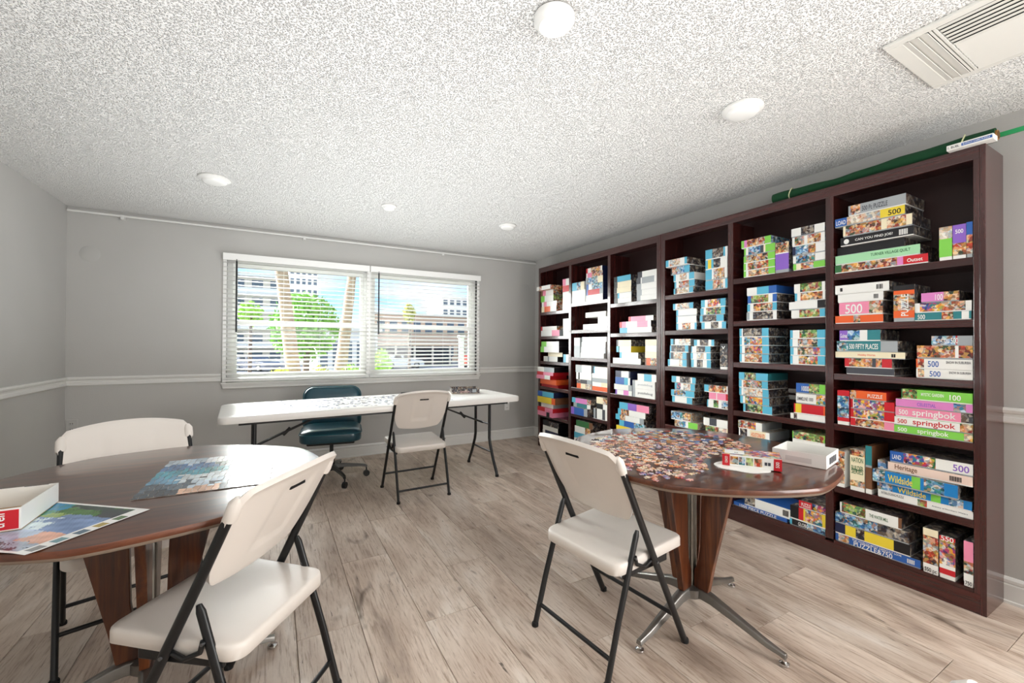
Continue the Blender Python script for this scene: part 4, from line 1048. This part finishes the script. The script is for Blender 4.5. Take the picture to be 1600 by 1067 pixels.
def open_box(name, label, cat, loc, rz, w, d, h, mo, mi, z0=0, th=.0025, extra=None):
    t = thing(name, label, cat, loc, rz)
    MB().box((-w/2, -d/2, 0), (w/2, d/2, .002)).build('bottom', mi, t)
    for nm, a, b in (('side', (-w/2, -d/2, .002), (w/2, -d/2+th, h)), ('side', (-w/2, d/2-th, .002), (w/2, d/2, h)), ('side', (-w/2, -d/2+th, .002), (-w/2+th, d/2-th, h)), ('side', (w/2-th, -d/2+th, .002), (w/2, d/2-th, h))):
        MB().box(a, b).build(nm, mo, t)
    MB().box((-w/2+th, -d/2+th, .002), (w/2-th, d/2-th, .0028)).build('lining', mi, t)
    return t
KRAFT = mat('kraft_board', 'b59878', .8)
WC = card('W')
# tray on the left table, red label in front
tb = open_box('open_tray', 'open white puzzle tray with kraft inside and red end label on the left table', 'box', (-.70, 1.650, .7430), 0, .30, .215, .056, WC, KRAFT)
MB().box((.072, -.1082, .004), (.146, -.1075, .052)).build('red_label', card('R'), tb)
MB().box((-.149, -.1082, .004), (.072, -.1075, .052)).build('picture_label', card('5'), tb)
letter('trefl', ink('W'), tb, (.122, -.1088, .010), (0, 0, 1), (-1, 0, 0), .036, .022)
for k in range(3): MB().box((-.14+.11*k, .1045, .0552), (-.09+.11*k, .1065, .0562)).build('rim_print', ink('D'), tb)
# items on the right table
ang = math.atan2(.897-1.065, 1.666-1.555)
lb = thing('opened_puzzle_box', 'red-ended 500 piece puzzle box lid with picture top on the right table', 'box', (1.6105+.065*.835, .981+.065*.55, .7435), ang)
# local x along the front face, y away from camera
MB().box((-.10, -.062, 0), (.10, .062, .044)).build('lid', art('0') if False else card('0'), lb, bevel=.0008)
MB().box((-.1004, -.0628, .0), (.1004, -.0615, .0445)).build('front_panel', WC, lb)
MB().box((-.1006, -.0634, .0), (-.074, -.0618, .0442)).build('red_end', card('R'), lb)
MB().box((.074, -.0634, 0), (.1006, -.0618, .0442)).box((.0998, -.0622, 0), (.1006, .062, .0442)).build('red_end', card('R'), lb)
for x0, x1, k in ((-.072, -.045, '1'), (-.043, -.022, '2'), (-.018, .006, '3'), (.010, .036, '1')):
    MB().box((x0, -.0634, .008), (x1, -.0620, .038)).build('picture_panel', card(k), lb)
letter('CEACO', ink('W'), lb, (-.082, -.0638, .010), (0, 0, 1), (-1, 0, 0), .026, .009)
letter('500', ink('W'), lb, (.092, -.0638, .012), (0, 0, 1), (-1, 0, 0), .022, .012)
letter('\u25a0\u25a0', ink('D'), lb, (.044, -.0638, .016), (1, 0, 0), (0, 0, 1), .022, .012)
pp = MB().box((-.035, -.035, 0), (.035, .03, .0006)).build('paper_slip', WC); pp.parent = lb; pp.location = (-.058, -.012, .0448)
letter('\u25aa\u25aa', ink('D'), lb, (-.058, -.03, .0457), (1, 0, 0), (0, 1, 0), .014, .008)
q = MB().prism([(.098*math.cos(a), .072*math.sin(a)+.004*math.sin(6*a)) for a in [2*PI*k/48 for k in range(48)]], 0, .0022).build('paper_plate', WC, loc=(1.598, 1.012, .7408), rz=ang)
tag(q, 'white paper plate lying under the red-ended puzzle lid', 'plate')
tw = open_box('white_tray', 'open white cardboard tray with grey inside on the right table by the shelves', 'box', (1.925, .945, .7408), rad(12), .19, .185, .052, WC, mat('grey_liner', '9b9188', .8))
MB().box((-.0955, -.045, .012), (-.0951, .045, .032)).build('faint_print', mat('faint_ink', 'd5d5d2', .5), tw)
letter('\u25a0\u25aa\u25a0\u25aa', ink('D'), tw, (-.05, -.0932, .012), (1, 0, 0), (0, 0, 1), .11, .026)
for k in range(3): MB().box((-.07+.02*k, .02, .0035+.004*k), (-.02+.03*k, .08, .005+.004*k)).build('leaflet', card('05W'[k]), tw)
# black open box on the white table
bb = open_box('black_box', 'open black puzzle box on the far end of the white folding table', 'box', (1.662, 3.93, .7372), rad(-14), .27, .20, .048, card('5'), KRAFT)
letter('GRAFIKA', mat('ink_rose', 'c9a0a0', .5), bb, (-.06, -.1004, .008), (1, 0, 0), (0, 0, 1), .10, .018)
letter('\u25a0', ink('S'), bb, (.065, -.1004, .008), (1, 0, 0), (0, 0, 1), .05, .03)
q = open_box('small_black_tray', 'small black tray on the white table half hidden by the chair back', 'box', (1.12, 3.985, .7372), rad(4), .12, .09, .02, card('K'), card('D'))

# ------------------------------------------------------------------ loose jigsaw pieces
def piece_outline(sides, s=.0095):
    pts = []
    for k, e in enumerate(sides):
        a = k*PI/2; ca, sa = math.cos(a), math.sin(a)
        loc = [(-s, -s)]
        if e: loc += [(-s*.28, -s), (-s*.42, -s-e*s*.42), (-s*.2, -s-e*s*.72), (s*.2, -s-e*s*.72), (s*.42, -s-e*s*.42), (s*.28, -s)]
        pts += [(x*ca-y*sa, x*sa+y*ca) for x, y in loc]
    return pts
def tri_prism(mb, poly, z0, z1, M=None):
    n = len(poly); mb.prism(poly, z0, z1, 0, M)
def printcolors():
    m, n, l, b, tc = nodes_of('piece_print', .35)
    oi = n.new('ShaderNodeObjectInfo'); vo = n.new('ShaderNodeTexVoronoi'); vo.inputs['Scale'].default_value = 90
    ad = n.new('ShaderNodeVectorMath'); ad.operation = 'ADD'; l.new(tc.outputs['Object'], ad.inputs[0]); mu = n.new('ShaderNodeMath'); mu.operation = 'MULTIPLY'; mu.inputs[1].default_value = 50
    l.new(oi.outputs['Random'], mu.inputs[0]); l.new(mu.outputs[0], ad.inputs[1]); l.new(ad.outputs[0], vo.inputs['Vector'])
    sp = n.new('ShaderNodeSeparateColor'); l.new(vo.outputs['Color'], sp.inputs[0])
    cs = ['f0e4d0', 'c9453a', 'e8a050', '6b7fb8', 'f2ece2', 'c8705e', 'e8d098', '4d3a44', 'f0b8a8', 'efe2cf']
    r = ramp(n, [(i/10, c) for i, c in enumerate(cs)], True); l.new(sp.outputs[0], r.inputs[0])
    r2 = ramp(n, [(i/10, c) for i, c in enumerate(cs[3:]+cs[:3])], True); l.new(oi.outputs['Random'], r2.inputs[0])
    mx = n.new('ShaderNodeMix'); mx.data_type = 'RGBA'; mx.inputs[0].default_value = .5; l.new(r.outputs[0], mx.inputs[6]); l.new(r2.outputs[0], mx.inputs[7]); l.new(mx.outputs[2], b.inputs['Base Color'])
    return m
PP = printcolors()
variants = [(1, -1, 1, -1), (1, 1, -1, -1), (-1, -1, -1, 1), (0, 1, -1, 1), (1, 0, 0, -1), (-1, 1, 1, 1), (1, -1, -1, -1)]
meshes = [MB().prism(piece_outline(v), 0, .0021).mesh('jigsaw_piece', PP) for v in variants]
def in_poly(x, y, P):
    c = False; j = len(P)-1
    for i in range(len(P)):
        if (P[i][1] > y) != (P[j][1] > y) and x < (P[j][0]-P[i][0])*(y-P[i][1])/(P[j][1]-P[i][1])+P[i][0]: c = not c
        j = i
    return c
zone = [(1.17, 1.05), (1.30, 1.03), (1.47, 1.06), (1.56, 1.15), (1.70, 1.18), (1.85, 1.14), (1.98, 1.20), (2.05, 1.40), (1.98, 1.58), (1.85, 1.69), (1.56, 1.70), (1.38, 1.66), (1.20, 1.35)]
def blocked(x, y):
    p = Matrix.Rotation(-ang, 3, 'Z') @ Vector((x-lb.location.x, y-lb.location.y, 0))
    if abs(p.x) < .125 and abs(p.y) < .088: return True
    if math.hypot(x-1.598, y-1.012) < .11: return True
    p = Matrix.Rotation(-rad(12), 3, 'Z') @ Vector((x-1.925, y-.945, 0))
    return abs(p.x) < .118 and abs(p.y) < .115
frame_c = Vector((1.56, 1.47)); fa = rad(8)
def in_frame(x, y):
    p = Matrix.Rotation(-fa, 2) @ (Vector((x, y))-frame_c); return p
placed = []; tries = 0
while len(placed) < 470 and tries < 60000:
    tries += 1
    x, y = R.uniform(1.14, 2.08), R.uniform(1.02, 1.74)
    if not in_poly(x, y, zone) or blocked(x, y): continue
    p = in_frame(x, y)
    dn = .5+.5*math.sin(x*31+1)*math.sin(y*27+2)
    if R.random() > (.9 if abs(p.x) < .25 and abs(p.y) < .19 else .55)*dn**.7: continue
    if any((x-a)**2+(y-b)**2 < .0178**2 for a, b in placed): continue
    placed.append((x, y))
placed.sort(key=lambda p: p[0]*.489+p[1]*.872)
for x, y in [(1.285, 1.005), (1.235, 1.06)]: placed.insert(0, (x, y))
first = None
for i, (x, y) in enumerate(placed[:300]):
    o = bpy.data.objects.new('jigsaw_piece', meshes[R.randrange(len(meshes))]); C.objects.link(o); o.location = (x, y, .7404); o.rotation_euler = (0, 0, R.uniform(0, 2*PI))
    tag(o, 'small loose jigsaw piece scattered on the right walnut table', 'jigsaw piece', 'loose jigsaw pieces on the right table')
PC = [(.75, .68, .6), (.42, .08, .06), (.6, .3, .12), (.15, .2, .4), (.8, .76, .7), (.55, .2, .14), (.55, .45, .28), (.05, .05, .06), (.72, .42, .35), (.2, .3, .45), (.85, .8, .74)]
mb = MB(); cols = []
for x, y in placed[300:]:
    Mx = Matrix.Translation((x, y, .7404)) @ Matrix.Rotation(R.uniform(0, 6.28), 4, 'Z'); n0 = len(mb.f); mb.prism(piece_outline(variants[R.randrange(7)]), 0, .0021, 0, Mx); c = PC[R.randrange(11)]; cols += [c+(1,)]*(len(mb.f)-n0)
q = mb.build('loose_jigsaw_pieces', PRINT, cols=cols)
tag(q, 'dense far spread of loose jigsaw pieces on the right walnut table', 'jigsaw pieces', kind='stuff')
# loose pieces on the white table
mb = MB(); cols = []
TM = tf.matrix_basis if False else Matrix.Translation(tf.location) @ Matrix.Rotation(rad(3.3), 4, 'Z')
for k in range(620):
    x, y = R.uniform(-.98, .50), R.uniform(-.31, .33)
    if R.random() < .35: x = R.uniform(-.9, .2); y = R.choice((-.12, .2, R.uniform(-.12, .2)))
    if abs(x-.2) < .32 and -.3 < y < .0 and R.random() < .0: continue
    Mx = TM @ Matrix.Translation((x, y, .7364)) @ Matrix.Rotation(R.uniform(0, 6.28), 4, 'Z'); n0 = len(mb.f); mb.prism(piece_outline(variants[R.randrange(7)], .008), 0, .002, 0, Mx)
    c = [(.55, .55, .6), (.75, .75, .77), (.3, .33, .42), (.6, .55, .5), (.85, .85, .86), (.16, .18, .26), (.7, .7, .75)][R.randrange(7)]; cols += [c+(1,)]*(len(mb.f)-n0)
q = mb.build('scattered_jigsaw_pieces', PRINT, cols=cols)
tag(q, 'pale grey jigsaw pieces spread over the white folding table', 'jigsaw pieces', kind='stuff')
# ------------------------------------------------------------------ outside
GZ = -.25; G2 = -1.4
st(MB().box((-70, 5.02, G2-.3), (110, 9.6, GZ)).build('ground_lawn', mat('lawn_grass', '7f9a4a', .9, var=.3, vscale=3)))
st(MB().box((-90, 9.6, G2-.3), (130, 180, G2)).build('ground_car_park', mat('asphalt', '6f7480', .9, var=.1, vscale=2)))
st(MB().box((-70, 9.6, G2), (110, 9.8, GZ+.02)).build('path_kerb', mat('kerb_concrete', 'c9b8a4', .8, var=.1)))
LEAFM = [mat('leaf_green', '86b84a', .6, var=.35, vscale=6), mat('leaf_dark_green', '3c6a28', .6, var=.35, vscale=6), mat('leaf_lime', 'b0d65a', .6, var=.3, vscale=6), mat('leaf_yellow_green', 'c8c468', .6, var=.3, vscale=6)]
TRUNK = mat('palm_bark', 'a88c7c', .85, bump=.6, bscale=30, var=.25, vscale=12)
def leaves(name, c, rx, ry, rz_, n, size, m, parent):
    mb = MB()
    for _ in range(n):
        a, b, r = R.uniform(0, 2*PI), math.acos(R.uniform(-1, 1)), R.random()**.35
        p = Vector((c[0]+rx*r*math.sin(b)*math.cos(a), c[1]+ry*r*math.sin(b)*math.sin(a), c[2]+rz_*r*math.cos(b)))
        q = Euler((R.uniform(0, 6), R.uniform(0, 6), R.uniform(0, 6))).to_matrix(); s = size*R.uniform(.6, 1.3)
        mb.add([p+q @ Vector(v) for v in ((-s, 0, 0), (0, -s*.45, s*.1), (s, 0, 0), (0, s*.45, s*.1))], [(0, 1, 2, 3)])
    return mb.build(name, m, parent)
def palm(x0, y, x1, ztop, label):
    t = thing('palm_tree', label, 'palm tree', (x1, y, GZ), 0, 'two leaning palm trees outside the window')
    pts = []; rs = []
    for i in range(15):
        u = i/14; z = u*(ztop-GZ); pts.append(((x0-x1)*u, 0, z)); rs.append(.135-.055*min(1, u*1.7)+.008*(i % 2))
    MB().tube(pts, rs, 14).build('trunk', TRUNK, t, smooth=40)
    for k in range(14):
        a = 2*PI*k/14+R.uniform(-.1, .1); mb = MB(); L = 1.5; up = R.uniform(.1, .9); rib = []
        for i in range(9):
            u = i/8; rib.append(Vector((pts[-1][0]+math.cos(a)*L*u, math.sin(a)*L*u, ztop-GZ+up*u*1.2-1.5*u*u)))
        for i in range(8):
            d = (rib[i+1]-rib[i]).normalized(); sd = Vector((-math.sin(a), math.cos(a), 0))
            for s in (-1, 1):
                for j in range(3):
                    p = rib[i].lerp(rib[i+1], j/3); q = p+sd*s*.42*math.sin(PI*(.12+.85*(i/8)))+d*.16-Vector((0, 0, .14)); mb.add([p, p+d*.05, q], [(0, 1, 2)])
        mb.build('frond', LEAFM[0] if k % 2 else LEAFM[3], t)
palm(-.41, 9.0, .44, 7.4, 'tall palm trunk outside nearer the left end of the window')
palm(1.57, 9.0, 1.07, 4.5, 'shorter leaning palm trunk outside beside the window mullion')
def tree(name, label, x, y, zc, rx, rz_, n, m, size=.16, trunk=True, grp=None):
    GZ = G2 if y > 10 else -.25
    t = thing(name, label, 'tree' if trunk else 'shrub', (x, y, GZ), 0, grp)
    if trunk: MB().tube([(0, 0, 0), (.05, 0, zc-GZ-rz_*.4), (.0, 0, zc-GZ)], [.12, .09, .05], 8).build('trunk', mat('tree_bark', '7a6656', .9), t)
    leaves('foliage', (0, 0, zc-GZ), rx, rx*.8, rz_, n, size, m, t)
tree('leafy_tree', 'bushy green tree outside between the two palm trunks', .92, 15.5, 1.75, 1.05, 1.15, 1500, LEAFM[0], .13)
tree('leafy_tree', 'distant yellow-green tree outside in front of the beige roof', 8.45, 30.0, 3.4, .45, .7, 350, LEAFM[3], .14)
tree('leafy_tree', 'small distant tree outside in front of the cream apartment block', -1.3, 32.0, 3.1, .75, .8, 350, LEAFM[2], .16)
tree('round_shrub', 'round lime green shrub outside just right of the mullion', 2.03, 9.3, .68, .22, .42, 900, LEAFM[2], .045, False)
for k, (x, y, n) in enumerate(((.72, 8.2, 600), (1.30, 8.6, 600), (.10, 8.0, 500), (2.62, 8.4, 600), (3.25, 8.7, 600), (3.80, 8.4, 500))):
    tree('low_shrub', ['low shrub outside right of the first palm foot', 'low shrub outside at the foot of the second palm', 'low shrub outside left of the first palm foot', 'low shrub outside beside the round lime shrub', 'low shrub outside below the beige building', 'low shrub outside beside the white post'][k], x, y, .35 if k < 3 else .25, .26, .48 if k < 3 else .42, n, LEAFM[(3, 2, 3)[k % 3]], .05, False, 'low shrubs outside the window')
# cars
def car(x, y, col, label, L=4.4, hgt=1.5, face=1, rz=0):
    t = thing('parked_car', label, 'car', (x, y, G2), rz, 'parked cars outside')
    pr = [(-L/2, .35), (-L/2+.02, .75), (-L/2+.25, .86), (-L*.22, .92), (-L*.10, hgt-.06), (L*.05, hgt), (L*.26, hgt-.03), (L*.42, .95), (L/2-.05, .88), (L/2, .5), (L/2-.05, .3), (-L/2+.1, .25)]
    pr = [(p[0]*face, p[1]) for p in pr]
    def extr(nm, prof, y0, y1, m, par):
        n = len(prof); vs = [(a, y0, b) for a, b in prof]+[(a, y1, b) for a, b in prof]
        return MB().add(vs, [tuple(range(n)), tuple(range(n, 2*n))[::-1]]+[(i, n+i, n+(i+1) % n, (i+1) % n) for i in range(n)]).build(nm, m, par, bevel=.03)
    extr('body', pr, -.85, .85, mat('car_paint_'+col, {'beige': 'd8c8b0', 'navy': '2c3a58', 'red': 'd8604c', 'grey': '5c646e', 'white': 'dfe0e2'}[col], .3, coat=.5), t)
    for a, b in ((-.185, .02), (.035, .24)):
        g = [(L*a*face, .98), (L*(a+.06)*face, hgt-.10), (L*(b-.01)*face, hgt-.09), (L*b*face, .98)]
        extr('side_window', g, -.862, -.850, mat('car_glass', '232a33', .1), t)
    for s in (-1, 1):
        for q in (-1, 1):
            w = MB().tube([(s*L*.31, q*.86, .33), (s*L*.31, q*.66, .33)], .33, 20).build('wheel', mat('tyre', '1c1c1e', .8), t)
            MB().tube([(s*L*.31, q*.875, .33), (s*L*.31, q*.86, .33)], .2, 14).build('hubcap', mat('hubcap', 'b8bcc0', .3, .7), w)
car(-3.6, 50, 'beige', 'beige car parked outside at the left end of the window', rz=rad(55))
car(-1.4, 47, 'navy', 'dark blue car parked outside left of the first palm', face=-1, rz=rad(-50))
car(7.0, 48, 'grey', 'dark grey car parked outside between the palm trunks', rz=rad(20))
car(12.2, 46, 'white', 'pale car parked outside in front of the carport, right of the mullion', face=-1)
car(19.6, 45, 'red', 'red car parked outside near the white post', L=4.0, rz=rad(80))
# buildings
def building(label, x0, x1, y, z1, floors, cols_, m, roof=None, dep=10, win=(.6, .55), balcony=False, group=None):
    t = thing('apartment_building', label, 'building', ((x0+x1)/2, y, G2), 0, group); w = (x1-x0)/2; h = z1-G2
    MB().box((-w, 0, 0), (w, dep, h)).build('wall', m, t)
    MB().box((-w-.3, -.4, h), (w+.3, dep, h+.35)).build('roof', roof or mat('roof_white', 'e8e4da', .6), t)
    g = MB(); fh = h/floors; cw = 2*w/cols_; sl_ = MB()
    for f in range(floors):
        for c in range(cols_):
            cx = -w+cw*(c+.5); g.box((cx-cw*win[0]/2, -.06, fh*f+fh*.22), (cx+cw*win[0]/2, .02, fh*f+fh*(.22+win[1])))
        if balcony: sl_.box((-w, -1.0, fh*(f+1)-.12), (w, 0, fh*(f+1)+.0)); sl_.box((-w, -1.02, fh*f+.02), (w, -.96, fh*f+fh*.30))
    q = g.build('windows', mat('far_glass', '5a6a78', .3), t); q['kind'] = 'stuff'
    if balcony: sl_.build('balconies', mat('balcony_white', 'f2efe8', .6), t)
CR = mat('cream_render', 'e6dccb', .8); WH = mat('white_render', 'f0eeea', .8); BG = mat('beige_render', 'd9b9a0', .8)
building('cream apartment block with balconies outside at the left of the window', -22, 1.2, 60, 9.3, 5, 12, CR, balcony=True)
building('grey-white high tower outside right of the first palm trunk', 2.7, 7.9, 95, 16.6, 9, 5, WH)
building('low beige building with flat roof outside behind the right window', 12.5, 30, 62, 5.4, 2, 10, BG)
building('white tower block outside at the right end of the window', 30.5, 42, 84, 10.9, 6, 8, WH)
building('low white building outside behind the bushy tree', 3.0, 7.5, 36, 2.2, 1, 5, WH)
# carport and white post
t = thing('carport', 'long low carport outside with dark bays behind the right window', 'carport', (15.4, 50, G2))
MB().box((-5.6, -1, 2.4), (6.2, 5, 2.7)).build('roof', mat('carport_beige', 'd8c0a4', .7), t)
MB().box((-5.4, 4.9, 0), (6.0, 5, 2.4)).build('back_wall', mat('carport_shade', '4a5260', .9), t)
for k in range(6): MB().box((-5.4+k*2.2, -.9, 0), (-5.2+k*2.2, -.7, 2.4)).build('post', mat('carport_post', 'e0d8cc', .7), t)
q = MB().box((-.055, -.055, 0), (.055, .055, 2.83)).box((-.08, -.08, 2.78), (.08, .08, 2.85)).build('white_post', VINYLW, loc=(4.31, 10.4, G2)); tag(q, 'white square post outside near the right end of the window', 'post')
